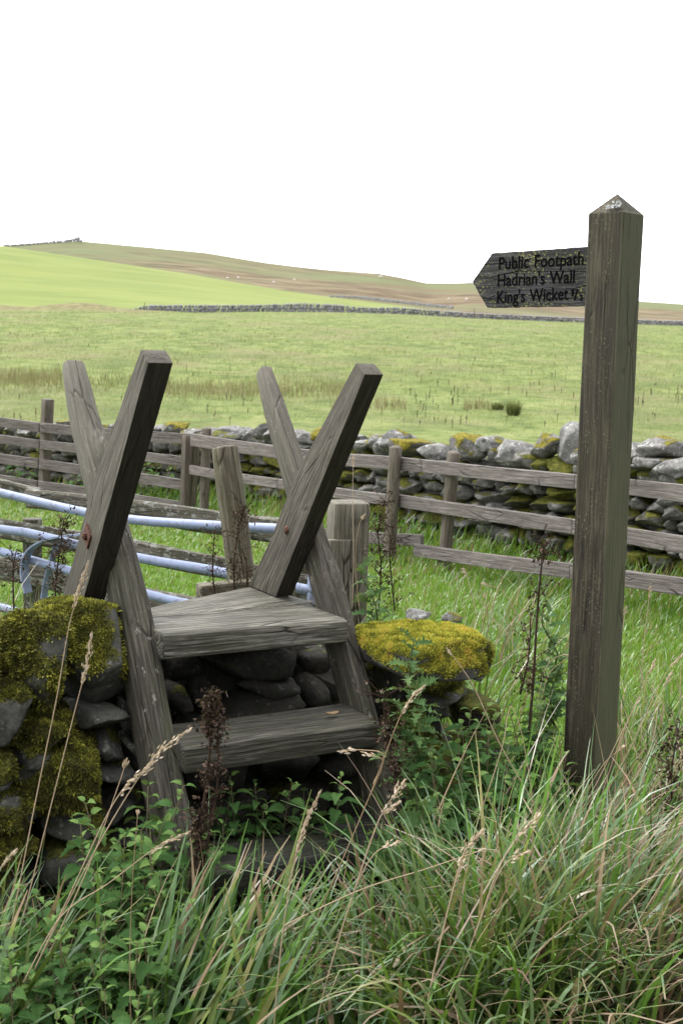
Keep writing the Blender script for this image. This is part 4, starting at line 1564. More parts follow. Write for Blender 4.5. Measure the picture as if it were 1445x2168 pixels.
# left: long leaves from lower left to upper right
clump(fg, -60, 2160, .0, .28, 81, D(15), 0.64, .62, 0.27, .45, .3, 0.336, .06, 0.0116, (1.50, 2.00, 4.00, 0.80, 0.33, 0.30))
clump(fg, 60, 2080, .0, .22, 42, D(20), 0.91, .6, 0.34, .7, .4, 0.235, .06, 0.0100, (2.00, 2.00, 3.00, 1.00, 0.36, 0.36))
clump(fg, 200, 2230, .0, .30, 61, D(10), 1.32, .6, 0.34, .7, .4, 0.269, .06, 0.0100, (2.00, 3.00, 3.00, 1.00, 0.22, 0.24))
clump(fg, 30, 1990, .0, .15, 22, D(40), 1.45, .5, 0.34, .9, .4, 0.168, .06, 0.0092, (1.00, 2.00, 3.00, 1.00, 0.55, 0.60))
# right: big tussock combed over to the right, with a straw-brown thatch
clump(fg, 1080, 2090, .05, .26, 321, D(20), 1.11, .42, 0.30, 1.05, .4, 0.423, .08, 0.0111, (1.50, 4.50, 4.00, 1.60, 0.72, 0.30))
clump(fg, 1000, 2200, .05, .26, 221, D(-95), 0.91, .35, 0.27, 1.3, .4, 0.405, .08, 0.0111, (1.50, 4.00, 4.00, 1.60, 0.77, 0.36))
clump(fg, 1220, 2020, .05, .26, 285, D(8), 0.78, .50, 0.27, 1.05, .35, 0.423, .08, 0.0097, (1.20, 3.00, 3.40, 1.20, 1.32, 0.60))
clump(fg, 1330, 2120, .05, .28, 285, D(-15), 0.78, .6, 0.27, 1.1, .35, 0.423, .08, 0.0090, (0.80, 1.80, 2.00, 1.00, 3.84, 2.70))
clump(fg, 1180, 2230, .05, .30, 221, D(-70), 1.04, .42, 0.27, 1.2, .35, 0.423, .08, 0.0097, (1.50, 3.00, 3.40, 1.40, 0.99, 0.54))
clump(fg, 1420, 2240, .05, .25, 149, D(-40), 0.91, .5, 0.27, 1.1, .35, 0.423, .08, 0.0090, (1.00, 2.00, 2.40, 1.00, 2.88, 2.10))
clump(fg, 1060, 1960, .03, .22, 149, D(60), 1.32, .3, 0.27, .9, .4, 0.294, .08, 0.0105, (1.50, 5.00, 2.50, 2.00, 0.44, 0.24))
clump(fg, 930, 2080, .03, .20, 128, D(130), 1.18, .3, 0.27, .8, .35, 0.294, .08, 0.0105, (1.50, 5.00, 3.00, 2.00, 0.44, 0.30))
clump(fg, 1180, 1900, .03, .24, 89, D(30), 1.18, .4, 0.30, .9, .4, 0.235, .08, 0.0100, (1.50, 3.50, 4.50, 1.20, 0.83, 0.36))
clump(fg, 1360, 1900, .03, .25, 149, D(20), 1.18, .45, 0.30, .9, .4, 0.294, .08, 0.0097, (1.2, 3, 3.5, 1, 2.2, .8))
clump(fg, 860, 2190, .0, .22, 113, D(170), 1.18, .35, 0.27, .8, .4, 0.331, .08, 0.0100, (2.00, 4.00, 3.00, 1.50, 0.50, 0.42))
clump(fg, 1360, 2010, .05, .24, 420, D(-5), .45, .55, .2, 1.35, .3, .50, .09, .0058, (.3, .8, 1, .8, 5, 2.4))
clump(fg, 1430, 2120, .05, .2, 260, D(-10), .45, .6, .2, 1.4, .3, .44, .09, .0055, (.3, .8, 1, .8, 5, 2.4))
clump(fg, 1020, 2120, .05, .14, 150, None, .4, .55, .25, 1.2, .4, .50, .08, .0085, (.6, 4, 5, 1.4, .5, .2))
clump(fg, 1240, 2150, .05, .14, 140, None, .4, .55, .25, 1.2, .4, .48, .08, .0085, (.6, 4, 5, 1.4, .8, .3))
# about the foot of the signpost: upright straw and green
clump(fg, 1290, 1800, .05, .20, 48, D(60), 1.04, .22, 0.16, .5, .4, 0.221, .08, 0.0084, (.6, 2, 2, 1.6, 3.4, 1.2))
clump(fg, 1400, 1760, .06, .22, 84, D(90), 1.32, .2, 0.16, .6, .4, .26, .08, 0.0082, (.5, 1.6, 1, 2, 4.2, 1.2))
clump(fg, 1120, 1830, .05, .22, 55, D(60), 1.18, .3, 0.27, .6, .4, 0.211, .08, 0.0090, (1, 3, 3, 1, 1.8, .6))
clump(fg, 1200, 1780, .05, .10, 26, D(30), 0.57, .35, 0.16, .3, .2, .34, .08, 0.0114, (.2, 1, 4, 1, 2.4, .6))
clump(fg, 980, 1850, .03, .2, 42, D(40), 1.32, .35, 0.27, .7, .4, 0.172, .08, 0.0090, (1, 3, 3, 1, 1.8, .6))
clump(fg, 1440, 1860, .05, .2, 71, D(100), 1.32, .3, 0.27, .7, .4, 0.294, .08, 0.0090, (1, 3, 2, 1, 2.4, .8))
# long single straws fallen across
n = 60
cx = NR.uniform(820, 1500, n)
cy = NR.uniform(1900, 2260, n)
b = np.array([at_z(a, c, .08)[:] for a, c in zip(cx, cy)])
fg.add(blades(b, NR.normal(D(25), .8, n), NR.normal(.85, .25, n), NR.normal(.3, .2, n), NR.uniform(.45, .8, n), NR.normal(.0045, .001, n), tints(n, (0, .5, 1, .5, 5, 1.5)), 6))
o = fg.build('long_grass', M_GRASS)
tag(o, 'long wet tussocky grass with straw-brown blades filling the foreground', 'grass', kind='stuff')

# lush meadow between the near wall and the fences
md = Bag()
n = 85000
y = 4.2 + 8.2 * NR.random(n) ** 1.35
x = NR.uniform(-1, 1, n) * (y * .30 + .3)
P3 = np.stack([x, y, np.zeros(n)], 1)
f0 = np.array(FTL[:]); u0n = np.array(U[:]); v0n = np.array(Vv[:])
d_ = P3 - f0
uu, vv2 = d_ @ u0n, d_ @ v0n
inwall = (uu < 1.3) & (vv2 < .72)
aRn, nRn = np.array(aR[:]), np.array(nR[:])
aLn, nLn = np.array(aL[:]), np.array(nL[:])
beyond = (((P3 - aRn) @ nRn) > .12) | (((P3 - aLn) @ nLn) > .12)
k = ~inwall & ~beyond
x, y = x[k], y[k]
n = len(x)
pat = np.array([noise.noise(Vector((a * 1.1, b_ * 1.1, 7))) for a, b_ in zip(x, y)])
fence_d = -np.maximum(((np.stack([x, y, 0 * x], 1) - aRn) @ nRn), ((np.stack([x, y, 0 * x], 1) - aLn) @ nLn))
near_f = np.clip(1 - fence_d / 2.0, 0, 1)
L = (.032 + .03 * NR.random(n)) * (1 + .8 * np.clip(pat, 0, 1)) + near_f ** 2 * NR.uniform(0, .26, n)
tn = np.clip(.32 + .35 * pat + NR.normal(0, .1, n), 0, .7)
dry = NR.random(n) < (.03 + .18 * near_f * (pat > 0))
tn = np.where(dry, NR.uniform(.8, 1, n), tn)
b = np.stack([x, y, zs(x, y) - .01], 1)
md.add(blades(b, NR.normal(D(20), 1.3, n), np.abs(NR.normal(.3, .2, n)), NR.normal(.8, .4, n), L, .004 + .0005 * y, tn, 3))
tag(md.build('meadow_grass', M_MEADOW), 'bright green meadow grass between the mossy wall and the wooden fence', 'grass', kind='stuff')

# pasture beyond the long wall: tufts that give it its nap, then the pale rush band
pf = Bag()
n = 90000
y = 13 * (170 / 13) ** (NR.random(n) ** .9)
x = NR.uniform(-1, 1, n) * (y * .29 + .6)
P3 = np.stack([x, y, 0 * x], 1)
k = (((P3 - aRn) @ nRn) > .9) | (((P3 - aLn) @ nLn) > .9)
x, y = x[k], y[k]
pat = np.array([noise.fractal(Vector((a * .30, b_ * .16, 3)), 1.0, 2.0, 3) for a, b_ in zip(x, y)])
k = pat + NR.normal(0, .25, len(x)) > -.1
x, y, pat = x[k], y[k], pat[k]
n = len(x)
pat2 = np.array([noise.noise(Vector((a * .9, b_ * .45, 13))) for a, b_ in zip(x, y)])
tn = np.clip(.40 + .45 * pat + .4 * pat2 + NR.normal(0, .12, n), 0, .95)
b = np.stack([x, y, zs(x, y) - .01], 1)
sc = np.clip(y / 40, .5, 2.2)
pf.add(blades(b, NR.normal(D(10), .9, n), np.abs(NR.normal(.55, .25, n)), NR.normal(.7, .3, n), NR.uniform(.07, .16, n) * sc ** .6, .012 * sc, tn, 2))
tag(pf.build('pasture_grass', M_FIELD), 'pale green tufted grass of the open field sloping up to the far wall', 'grass', kind='stuff')

rs = Bag()
def rushes(px0, px1, py, spread, n, L, t0, t1, wd=.012):
    px = NR.uniform(px0, px1, n)
    pyy = NR.normal(py, spread, n)
    pts_ = []
    for a, c in zip(px, pyy):
        # march the view ray to the ground
        r_ = ray(a, c)
        t = 14.0
        while t < 150:
            q = EYE + r_ * (t / r_.y)
            if q.z < gz(q.x, q.y):
                break
            t *= 1.01
        pts_.append((q.x, q.y, gz(q.x, q.y) - .03))
    b = np.array(pts_)
    rs.add(blades(b, NR.uniform(0, 6.28, n), np.abs(NR.normal(.22, .14, n)), NR.normal(.35, .2, n), NR.uniform(.6, 1.2, n) * L, wd, NR.uniform(t0, t1, n), 3))
rushes(-20, 130, 806, 9, 1100, .34, .2, 1)
rushes(-20, 700, 818, 12, 900, .24, 0, .7)
rushes(120, 360, 812, 6, 400, .3, .0, .8)
rushes(350, 740, 832, 8, 1700, .34, .1, 1)
rushes(700, 860, 862, 5, 400, .3, .2, 1)
rushes(980, 1040, 866, 4, 160, .3, .2, 1)
rushes(120, 1250, 770, 18, 900, .22, .3, 1)
tag(rs.build('rushes', M_RUSH), 'band of pale dry rushes crossing the middle of the field', 'rushes', kind='stuff')


def march(px, py, t=12.0):
    r_ = ray(px, py)
    while t < 200:
        q = EYE + r_ * (t / r_.y)
        if q.z < gz(q.x, q.y):
            break
        t *= 1.006
    return Vector((q.x, q.y, gz(q.x, q.y)))


for px, py, hp, wp, lab in ((1052, 868, 18, 26, 'green rush clump in the field, paler and left of its darker neighbour'),
                            (1086, 880, 34, 26, 'dark rush clump in the field, the taller one left of the signpost')):
    c = march(px, py)
    n = 420
    k_ = c.y / F
    a = NR.uniform(0, 6.28, n)
    r_ = wp * k_ * .42 * np.sqrt(NR.random(n))
    b = np.stack([c.x + r_ * np.cos(a), c.y + r_ * np.sin(a), np.full(n, c.z - .03)], 1)
    bg_ = Bag()
    bg_.add(blades(b, a, np.abs(NR.normal(.25, .15, n)), NR.normal(.3, .2, n), NR.uniform(.5, 1.0, n) * hp * k_ * 1.15, .013, NR.uniform(0, .75, n), 3))
    tag(bg_.build('rush_clump', M_RUSHG), lab, 'rush clump', 'rush clumps in the field')

# dead thistle stalks standing all over the field
st = Bag()
n = 330
py = NR.choice([0, 1, 2], size=n, p=[.5, .3, .2])
pyv = np.where(py == 0, NR.uniform(835, 905, n), np.where(py == 1, NR.uniform(760, 835, n), NR.uniform(690, 760, n)))
pxv = np.where(NR.random(n) < .35, NR.uniform(700, 1445, n), NR.uniform(-10, 1445, n))
for a, c in zip(pxv, pyv):
    if noise.noise(Vector((a * .006, c * .02, 2))) + R.uniform(-.25, .45) < 0:
        continue
    q = march(a, c)
    m = 7
    b = np.tile(np.array(q[:]), (m, 1))
    hh = R.uniform(.10, .27)
    b[1:, 2] += NR.uniform(.4, 1.0, m - 1) * hh
    Ls = np.concatenate([[hh], NR.uniform(.03, .06, m - 1)])
    st.add(blades(b, NR.uniform(0, 6.28, m), np.concatenate([[abs(R.gauss(0, .08))], NR.uniform(.2, 1.0, m - 1)]), 0.1, Ls, .006 + .0004 * q.y, NR.uniform(.6, 1, m), 2))
tag(st.build('dead_stalks', M_DEAD), 'dark dead thistle stalks dotted over the green field', 'dead stalks', kind='stuff')

# ------------------------------------------------------------------ leafy plants
def leaf_shape(kind):
    """flat outline rows (s along, half-width) with teeth"""
    rows_ = []
    if kind == 'nettle':
        N = 15
        for i in range(N + 1):
            s = i / N
            w_ = .31 * (math.sin(math.pi * s ** .58) ** .9) * (1 - .35 * s)
            if 0 < i < N:
                w_ *= 1.06 if i % 2 else .70
            rows_.append((s, w_ + .004))
    else:
        N = 14
        for i in range(N + 1):
            s = i / N
            w_ = .20 * math.sin(math.pi * min(1, s * .95 + .08)) + .01
            if 0 < i < N:
                w_ *= 1.25 if i % 2 else .32
            rows_.append((s, w_))
    return rows_


SHAPES = {k_: leaf_shape(k_) for k_ in ('nettle', 'thistle')}


def leaf(kind, p, az, pitch, L, roll, curl, tint, jag=0.0):
    hx = Vector((math.cos(az), math.sin(az), 0))
    sd_ = Vector((-math.sin(az), math.cos(az), 0))
    V_, Q, T = [], [], []
    rows_ = SHAPES[kind]
    pos = Vector(p)
    for i, (s, w_) in enumerate(rows_):
        th = pitch - curl * s
        up = Zz * math.cos(th) - hx * math.sin(th)
        s2 = (sd_ * math.cos(roll) + up * math.sin(roll))
        u2 = (up * math.cos(roll) - sd_ * math.sin(roll))
        wl_, wr_ = w_ * L * R.uniform(1 - jag, 1 + jag), w_ * L * R.uniform(1 - jag, 1 + jag)
        wave = R.uniform(-.02, .02) * L * (1 if kind == 'nettle' else 3)
        V_ += [pos + s2 * wl_ + u2 * (wl_ * .32 + wave), pos - u2 * .0, pos - s2 * wr_ + u2 * (wr_ * .32 - wave)]
        T += [tint + .06, tint - .06, tint + .06]
        if i < len(rows_) - 1:
            pos = pos + (hx * math.cos(th) + Zz * math.sin(th)) * (L * (rows_[i + 1][0] - s))
    for i in range(len(rows_) - 1):
        a = i * 3
        Q += [(a, a + 1, a + 4, a + 3), (a + 1, a + 2, a + 5, a + 4)]
    return V_, Q, T


class PB:
    def __init__(self):
        self.v, self.f, self.t = [], [], []

    def add(self, v, f, t):
        n_ = len(self.v)
        self.v += list(v)
        self.f += [tuple(i + n_ for i in q) for q in f]
        self.t += list(t) if hasattr(t, '__len__') else [t] * len(v)

    def build(self, name, mat, parent, smooth=True):
        return mesh(name, self.v, self.f, mat, parent, {'tint': ('FLOAT', np.clip(self.t, 0, 1))}, smooth=smooth, local=True)


def nettle(h, nodes, size, droop):
    root = empty('nettle_plant', (0, 0, 0), 'nettle', 'nettle')
    stem, lf = PB(), PB()
    az0 = R.uniform(0, 6.28)
    tx, ty = R.uniform(-.12, .12), R.uniform(-.12, .12)
    def sp(t):
        return Vector((tx * h * t * t, ty * h * t * t, h * t))
    v, f = tube([sp(i / 8) for i in range(9)], [.0028 - .0014 * i / 8 for i in range(9)], 6)
    stem.add(v, f, .45)
    for i in range(nodes):
        t = .18 + .82 * i / (nodes - 1)
        L = size * (.62 + .55 * math.sin(math.pi * min(1, t * .8 + .12))) * (1.0 if t < .85 else .62)
        for s_ in range(2):
            az = az0 + i * math.pi / 2 + s_ * math.pi + R.gauss(0, .2)
            pit = R.uniform(.05, .45) if t < .85 else R.uniform(.4, .9)
            p = sp(t) + Vector((math.cos(az), math.sin(az), .4)) * (L * .22)
            v, f = tube([sp(t), p], .0011, 5, False)
            stem.add(v, f, .3)
            v, f, tt = leaf('nettle', p, az, pit, L * R.uniform(.85, 1.12), R.gauss(0, .3), droop + R.uniform(0, .6), .5 + (.35 if t > .85 else 0) + R.gauss(0, .14), .1)
            lf.add(v, f, tt)
    stem.build('stem', M_STEM, root)
    lf.build('leaves', M_NETTLE, root)
    return root


NET = [nettle(.42, 10, .074, .7), nettle(.36, 9, .080, .9), nettle(.48, 11, .068, .6), nettle(.30, 8, .070, .8)]
NET_USED = [False] * 4


def put(proto, used, k, loc, rz, sc, label, group, lean=(0, 0)):
    if not used[k]:
        used[k] = True
        o = proto[k]
    else:
        o = proto[k].copy()
        COL.objects.link(o)
        for ch in proto[k].children:
            c = ch.copy()
            COL.objects.link(c)
            c.parent = o
    o.location = loc
    o.rotation_euler = (lean[0], lean[1], rz)
    o.scale = (sc,) * 3
    o['label'] = label
    o['group'] = group
    return o


def net_top(px, py, y, sc, label, group, k=None):
    """a nettle whose tip shows at this place"""
    k = R.randrange(4) if k is None else k
    hs = (.42, .36, .48, .30)[k]
    t = at_y(px, py, y)
    g_ = gz(t.x, t.y)
    z = max(t.z - hs * sc, g_ - .25)
    put(NET, NET_USED, k, Vector((t.x, t.y, z)), R.uniform(0, 6.28), sc, label, group, (R.gauss(0, .13), R.gauss(0, .13)))


LA, GA = 'stinging nettle in the thick patch left of the stile foot', 'nettles left of the stile'
for px, py, y in ((150, 1790, 3.15), (215, 1720, 3.25), (285, 1705, 3.3), (345, 1660, 3.34), (260, 1760, 3.15), (330, 1740, 3.15), (190, 1830, 3.05), (385, 1760, 3.2), (120, 1880, 3.0),
                  (235, 1850, 3.0), (310, 1800, 3.02), (375, 1820, 3.0), (165, 1930, 2.9), (270, 1920, 2.9), (350, 1900, 2.9), (420, 1880, 2.95), (60, 1960, 2.85), (300, 1980, 2.8),
                  (200, 1990, 2.8), (180, 1760, 3.22), (240, 1690, 3.32), (310, 1680, 3.34), (300, 1740, 3.22), (220, 1790, 3.12), (150, 1860, 3.0), (280, 1850, 3.0), (345, 1870, 2.95), (90, 1930, 2.85), (210, 1950, 2.82),
                  (330, 1950, 2.82), (390, 1930, 2.85), (400, 2010, 2.78), (240, 1990, 2.75), (160, 2000, 2.75), (430, 1960, 2.85), (250, 2040, 2.75), (130, 2050, 2.75), (340, 2060, 2.75)):
    net_top(px + R.uniform(-12, 12), py, y, R.uniform(.8, 1.05), LA, GA)
LB, GB = 'stinging nettle growing up just below the middle tread', 'nettles below the middle tread'
for px, py, y in ((500, 1640, 3.62), (545, 1662, 3.64), (600, 1650, 3.66), (640, 1690, 3.68), (470, 1690, 3.58), (520, 1700, 3.6), (575, 1715, 3.62), (630, 1725, 3.66), (470, 1740, 3.5), (672, 1700, 3.7),
                  (550, 1740, 3.6), (430, 1770, 3.36), (455, 1810, 3.3)):
    net_top(px, py, y, R.uniform(.62, .85), LB, GB)
t = at_y(712, 1640, 3.62)
put(NET, NET_USED, 1, Vector((t.x, t.y, t.z - .36 * .7)), .6, .7, 'single nettle before the dark gap at the right end below the middle tread', 'nettles below the middle tread')
LC, GC = 'stinging nettle in the shady bank between the wall end and the signpost', 'nettles by the signpost'
for px, py, y in ((985, 1490, 3.8), (1015, 1530, 3.75), (950, 1560, 3.7), (1040, 1500, 3.85), (1080, 1540, 3.85), (900, 1610, 3.65), (960, 1620, 3.65), (1020, 1600, 3.7), (1090, 1600, 3.75),
                  (1130, 1560, 3.85), (1160, 1610, 3.8), (930, 1680, 3.55), (1000, 1670, 3.6), (1060, 1660, 3.65), (1120, 1660, 3.7), (1170, 1680, 3.7), (1150, 1500, 3.95), (1110, 1470, 4.0),
                  (890, 1560, 3.7), (1170, 1560, 3.9), (1050, 1720, 3.55), (960, 1730, 3.5), (1000, 1560, 3.6), (1060, 1580, 3.65), (1100, 1520, 3.85), (940, 1620, 3.5), (990, 1640, 3.5),
                  (1040, 1680, 3.5), (1090, 1700, 3.55), (1140, 1640, 3.6), (1180, 1640, 3.65), (910, 1650, 3.45), (1150, 1700, 3.55), (1110, 1590, 3.7), (1185, 1520, 4.0), (1130, 1500, 3.95), (930, 1580, 3.5), (975, 1590, 3.5), (1010, 1500, 3.7), (1030, 1560, 3.6), (1075, 1640, 3.5), (1120, 1620, 3.55), (1000, 1710, 3.42),
                  (1050, 1740, 3.42), (1100, 1740, 3.45), (1150, 1740, 3.5), (950, 1690, 3.42), (1185, 1600, 3.75), (1165, 1540, 3.85), (905, 1690, 3.4)):
    net_top(px, py, y, R.uniform(.75, 1.0), LC, GC)
LD, GD = 'low nettle half buried in the foreground grass', 'nettles in the foreground grass'
for px, py, y in ((360, 2090, 2.75), (230, 2110, 2.65), (100, 2120, 2.6), (560, 1960, 2.9), (780, 1990, 2.9), (480, 2080, 2.7), (360, 2150, 2.6), (30, 2060, 2.6), (170, 2150, 2.5), (290, 2120, 2.6), (60, 2000, 2.75), (640, 2050, 2.75)):
    net_top(px, py, y, R.uniform(.65, .9), LD, GD)
LE, GE = 'dark weedy nettle at the foot of the long wall behind the left fence', 'nettles behind the left fence'
for px, py in ((160, 1000), (200, 985), (240, 1010), (300, 975), (330, 1000), (360, 1020), (320, 1045), (270, 1030), (220, 1030), (480, 1085), (525, 1090), (400, 1075), (30, 985), (60, 1000)):
    q = FL(px, py, .45) if px < 428 else FRt(px, py, .45)
    k_ = R.randrange(4)
    put(NET, NET_USED, k_, Vector((q.x, q.y, q.z - .45)), R.uniform(0, 6), 1.25, LE, GE)


def thistle(h, n_, size):
    root = empty('thistle_plant', (0, 0, 0), 'thistle', 'thistle')
    stem, lf = PB(), PB()
    v, f = tube([Vector((.02 * math.sin(i), .02 * math.cos(i * 1.3), h * i / 8)) for i in range(9)], [.005 - .0028 * i / 8 for i in range(9)], 7)
    stem.add(v, f, .1)
    for i in range(n_):
        t = .08 + .92 * i / n_
        az = i * 2.4 + R.gauss(0, .3)
        L = size * (1.15 - .6 * t)
        v, f, tt = leaf('thistle', (0, 0, h * t), az, R.uniform(.2, .9), L, R.gauss(0, .5), R.uniform(.5, 1.3), .5 + R.gauss(0, .15), .3)
        lf.add(v, f, tt)
    stem.build('stem', M_STEM, root)
    lf.build('leaves', M_THISTLE, root)
    return root


TH = [thistle(.42, 26, .115), thistle(.26, 20, .125)]
TU = [False, False]
for px, py, y, k_, sc, lab in ((862, 1350, 3.62, 0, 1.0, 'tall green thistle against the wall right of the stile, in front of the yellow moss'),
                               (880, 1440, 3.58, 0, .9, 'thistle rising beside the right stile leg, lower and behind the seeding grass'),
                               (880, 1690, 3.3, 1, 1.0, 'spiny thistle by the lowest tread at the foot of the right stile leg'),
                               (810, 1750, 3.2, 1, .95, 'spreading thistle overhanging the right end of the lowest tread'),
                               (960, 1760, 3.2, 1, 1.0, 'low thistle in the grass right of the lowest tread'),
                               (1180, 1290, 4.25, 0, 1.0, 'pale thistle with frayed leaves just left of the signpost, above the nettles'),
                               (1160, 1380, 4.2, 0, .8, 'leafy thistle close behind the left edge of the signpost'),
                               (1420, 1640, 3.7, 1, 1.1, 'thistle at the right edge of the picture beyond the tussock'),
                               (820, 1190, 4.7, 0, 1.0, 'thistle growing beside the gatepost')):
    t = at_y(px, py, y)
    put(TH, TU, k_, Vector((t.x, t.y, t.z - (.42, .26)[k_] * sc)), R.uniform(0, 6), sc, lab, 'thistles around the stile', (R.gauss(0, .08), R.gauss(0, .08)))

# ------------------------------------------------------------------ dead brown weeds
def dead_weed(pts, label, dens=1.0, spread=.03, heads=True, rad=.0035, size=.016):
    P = smooth_path(pts, 6)
    b0 = P[0]
    root = empty('dead_weed', b0, label, 'dead weed')
    v, f = tube([p - b0 for p in P], [rad * (1 - .55 * i / len(P)) for i in range(len(P))], 7)
    s_ = PB()
    s_.add(v, f, .55)
    Ltot = sum((P[i + 1] - P[i]).length for i in range(len(P) - 1))
    fl = PB()
    n_ = int(430 * Ltot * dens)
    for i in range(n_):
        t = R.random() ** .75
        p = P[min(int(t * (len(P) - 1)), len(P) - 1)] - b0
        if noise.noise(Vector((t * 9, len(P), b0.x * 7))) < -.12:
            continue
        if R.random() < .2 and heads:                 # a short side twig carrying a tuft
            dv = Vector((R.gauss(0, 1), R.gauss(0, 1), R.uniform(.2, 1.2))).normalized() * R.uniform(.015, spread * 2.6)
            v, f = tube([p, p + dv], .0011, 5, False)
            s_.add(v, f, .5)
            p = p + dv
            m = 5
        else:
            p = p + Vector((R.gauss(0, spread * .5), R.gauss(0, spread * .5), R.gauss(0, .01)))
            m = 2
        for _ in range(m):
            c = p + Vector((R.gauss(0, .006), R.gauss(0, .006), R.gauss(0, .006)))
            a = Vector((R.gauss(0, 1), R.gauss(0, 1), R.gauss(-.5, 1))).normalized()
            b_ = a.orthogonal().normalized()
            l_ = size * R.uniform(.35, .85)
            w_ = l_ * R.uniform(.12, .3)
            k_ = R.uniform(-.5, .5) * l_
            q_ = a.cross(b_)
            tn = R.choice((.2, .35, .5, .5, .75, .95))
            fl.add([c - b_ * w_ * .4, c + a * l_ * .5 - b_ * w_ + q_ * k_ * .5, c + a * l_ + q_ * k_ * -.4, c + a * l_ * .5 + b_ * w_ + q_ * k_], [(0, 1, 2), (0, 2, 3)], tn)
    s_.build('stem', M_DEAD, root)
    fl.build('withered_leaves', M_DEAD, root, smooth=False)


def line(y, *pts):
    return [at_y(a, b, y) for a, b in pts]


dead_weed(line(3.22, (408, 1850), (425, 1740), (440, 1640), (447, 1540), (450, 1462)), 'thick dark brown dead weed standing before the left half of the treads', 2.6, .017, rad=.005, size=.022)
dead_weed(line(3.22, (425, 1850), (455, 1700), (462, 1600), (458, 1500)), 'second withered brown stalk entwined behind the thick dead weed', 1.2, .016, rad=.004, size=.02)
dead_weed(line(3.98, (1118, 1560), (1128, 1440), (1135, 1320), (1143, 1220), (1152, 1150)), 'tall reddish dead dock stem between the yellow moss and the signpost', 1.15, .03, rad=.005, size=.024)
dead_weed(line(4.02, (1100, 1470), (1118, 1390), (1122, 1310)), 'shorter dead weed leaning at the left of the reddish dock stem', .9, .035, size=.02)
dead_weed(line(4.3, (120, 1320), (118, 1240), (128, 1160), (135, 1100)), 'brown dead weed in front of the curled gate strap at the left', 2.4, .03, size=.02)
dead_weed(line(4.35, (30, 1290), (28, 1210), (35, 1165)), 'small dead weed at the left edge before the gate', 1.1, .035, size=.02)
dead_weed(line(4.6, (500, 1285), (495, 1200), (505, 1120), (520, 1070)), 'reddish dead weed climbing the leaning round post', 1.5, .035, size=.018)
dead_weed(line(4.6, (460, 1285), (450, 1210), (455, 1120)), 'thin dead weed left of the leaning round post', 1.0, .03, size=.016)
dead_weed(line(4.6, (520, 1285), (523, 1200), (510, 1160)), 'dead weed at the right foot of the leaning round post', 1.8, .04, size=.018)
dead_weed(line(5.0, (800, 1300), (806, 1200), (800, 1120), (815, 1060)), 'dead weed between the gatepost and the first round fence post', 1.8, .04, size=.02)
dead_weed(line(5.0, (835, 1290), (825, 1180), (832, 1110)), 'dead weed in front of the first round fence post', 1.5, .04, size=.02)
dead_weed(line(3.5, (845, 1760), (835, 1640), (815, 1540), (812, 1470)), 'dead brown weed hanging along the right stile leg', 2.2, .03, size=.02)
dead_weed(line(3.5, (1425, 1760), (1420, 1640), (1436, 1540)), 'dead brown weed at the right edge beside the signpost', 2.0, .045, size=.022)

# ------------------------------------------------------------------ tall seeding grasses
def stalk(pts, y, head, label, group, hw=.0075, rad=.0016, tint=.6, y1=None, kind='cocksfoot'):
    n_ = len(pts)
    ys = [y + ((y1 if y1 is not None else y) - y) * i / (n_ - 1) for i in range(n_)]
    P = smooth_path([at_y(a, b, c) for (a, b), c in zip(pts, ys)], 8)
    b0 = P[0]
    root = empty('seed_grass', b0, label, 'seed grass', group)
    s_ = PB()
    v, f = tube([p - b0 for p in P], [rad * (1 - .45 * i / len(P)) for i in range(len(P))], 6)
    s_.add(v, f, tint)
    s_.build('stem', M_STRAW, root)
    h_ = PB()
    tot = [0]
    for i in range(len(P) - 1):
        tot.append(tot[-1] + (P[i + 1] - P[i]).length)
    start = tot[-1] - head
    cnt = int(head / .0011)
    tip = (P[-1] - P[-2]).normalized()
    for i in range(cnt):
        d = start + head * (i + R.random()) / cnt
        j = min(max(int(np.searchsorted(tot, d)) - 1, 0), len(P) - 2)
        p = P[j].lerp(P[j + 1], min(1, (d - tot[j]) / max(1e-6, tot[j + 1] - tot[j])))
        t = (d - start) / head
        env = math.sin(math.pi * min(1, t * .9 + .1)) ** .6
        if kind == 'cocksfoot':
            env *= .55 + .75 * abs(math.sin(t * 9 + len(pts)))
        q = Vector((R.gauss(0, 1), R.gauss(0, 1), R.gauss(0, 1))).normalized() * (hw * env * R.uniform(.1, 1))
        a = (tip + q * 60 * .6).normalized()
        b_ = a.orthogonal().normalized()
        b_ = (b_ * math.cos(i) + a.cross(b_) * math.sin(i))
        l_, w_ = R.uniform(.008, .014), .0019
        c = p + q - b0
        h_.add([c, c + a * l_ * .5 - b_ * w_, c + a * l_, c + a * l_ * .5 + b_ * w_], [(0, 1, 2, 3)], R.uniform(.5, 1))
    h_.build('seed_head', M_STRAW, root, smooth=False)


GS = 'seeding grass stalks'
LFT = 'tall straw seed stalk leaning across the mossy wall at the left'
stalk([(25, 1960), (75, 1700), (120, 1480), (148, 1320), (185, 1195)], 2.95, .11, 'tallest straw seed stalk at the left, its head against the left handrail board', GS)
stalk([(45, 1960), (110, 1700), (155, 1520), (178, 1430), (194, 1345)], 2.9, .12, 'second tall straw stalk at the left, its head against the mossy coping stone', GS)
stalk([(60, 2080), (170, 1860), (260, 1700), (330, 1600), (400, 1545)], 2.75, .15, 'feathery straw head bent right across the left stile leg', GS, .011)
stalk([(70, 2060), (150, 1890), (230, 1720), (280, 1650), (318, 1630)], 2.75, .09, 'straw head just under the feathery one, before the dark stones', GS)
stalk([(90, 2050), (190, 1830), (245, 1680), (268, 1612)], 2.8, .02, 'thin stalk with a small tip at the left of the dark stones', GS)
stalk([(50, 2080), (130, 1940), (230, 1870), (330, 1795), (395, 1764)], 2.7, .09, 'straw stalk lying low over the left nettles', GS)
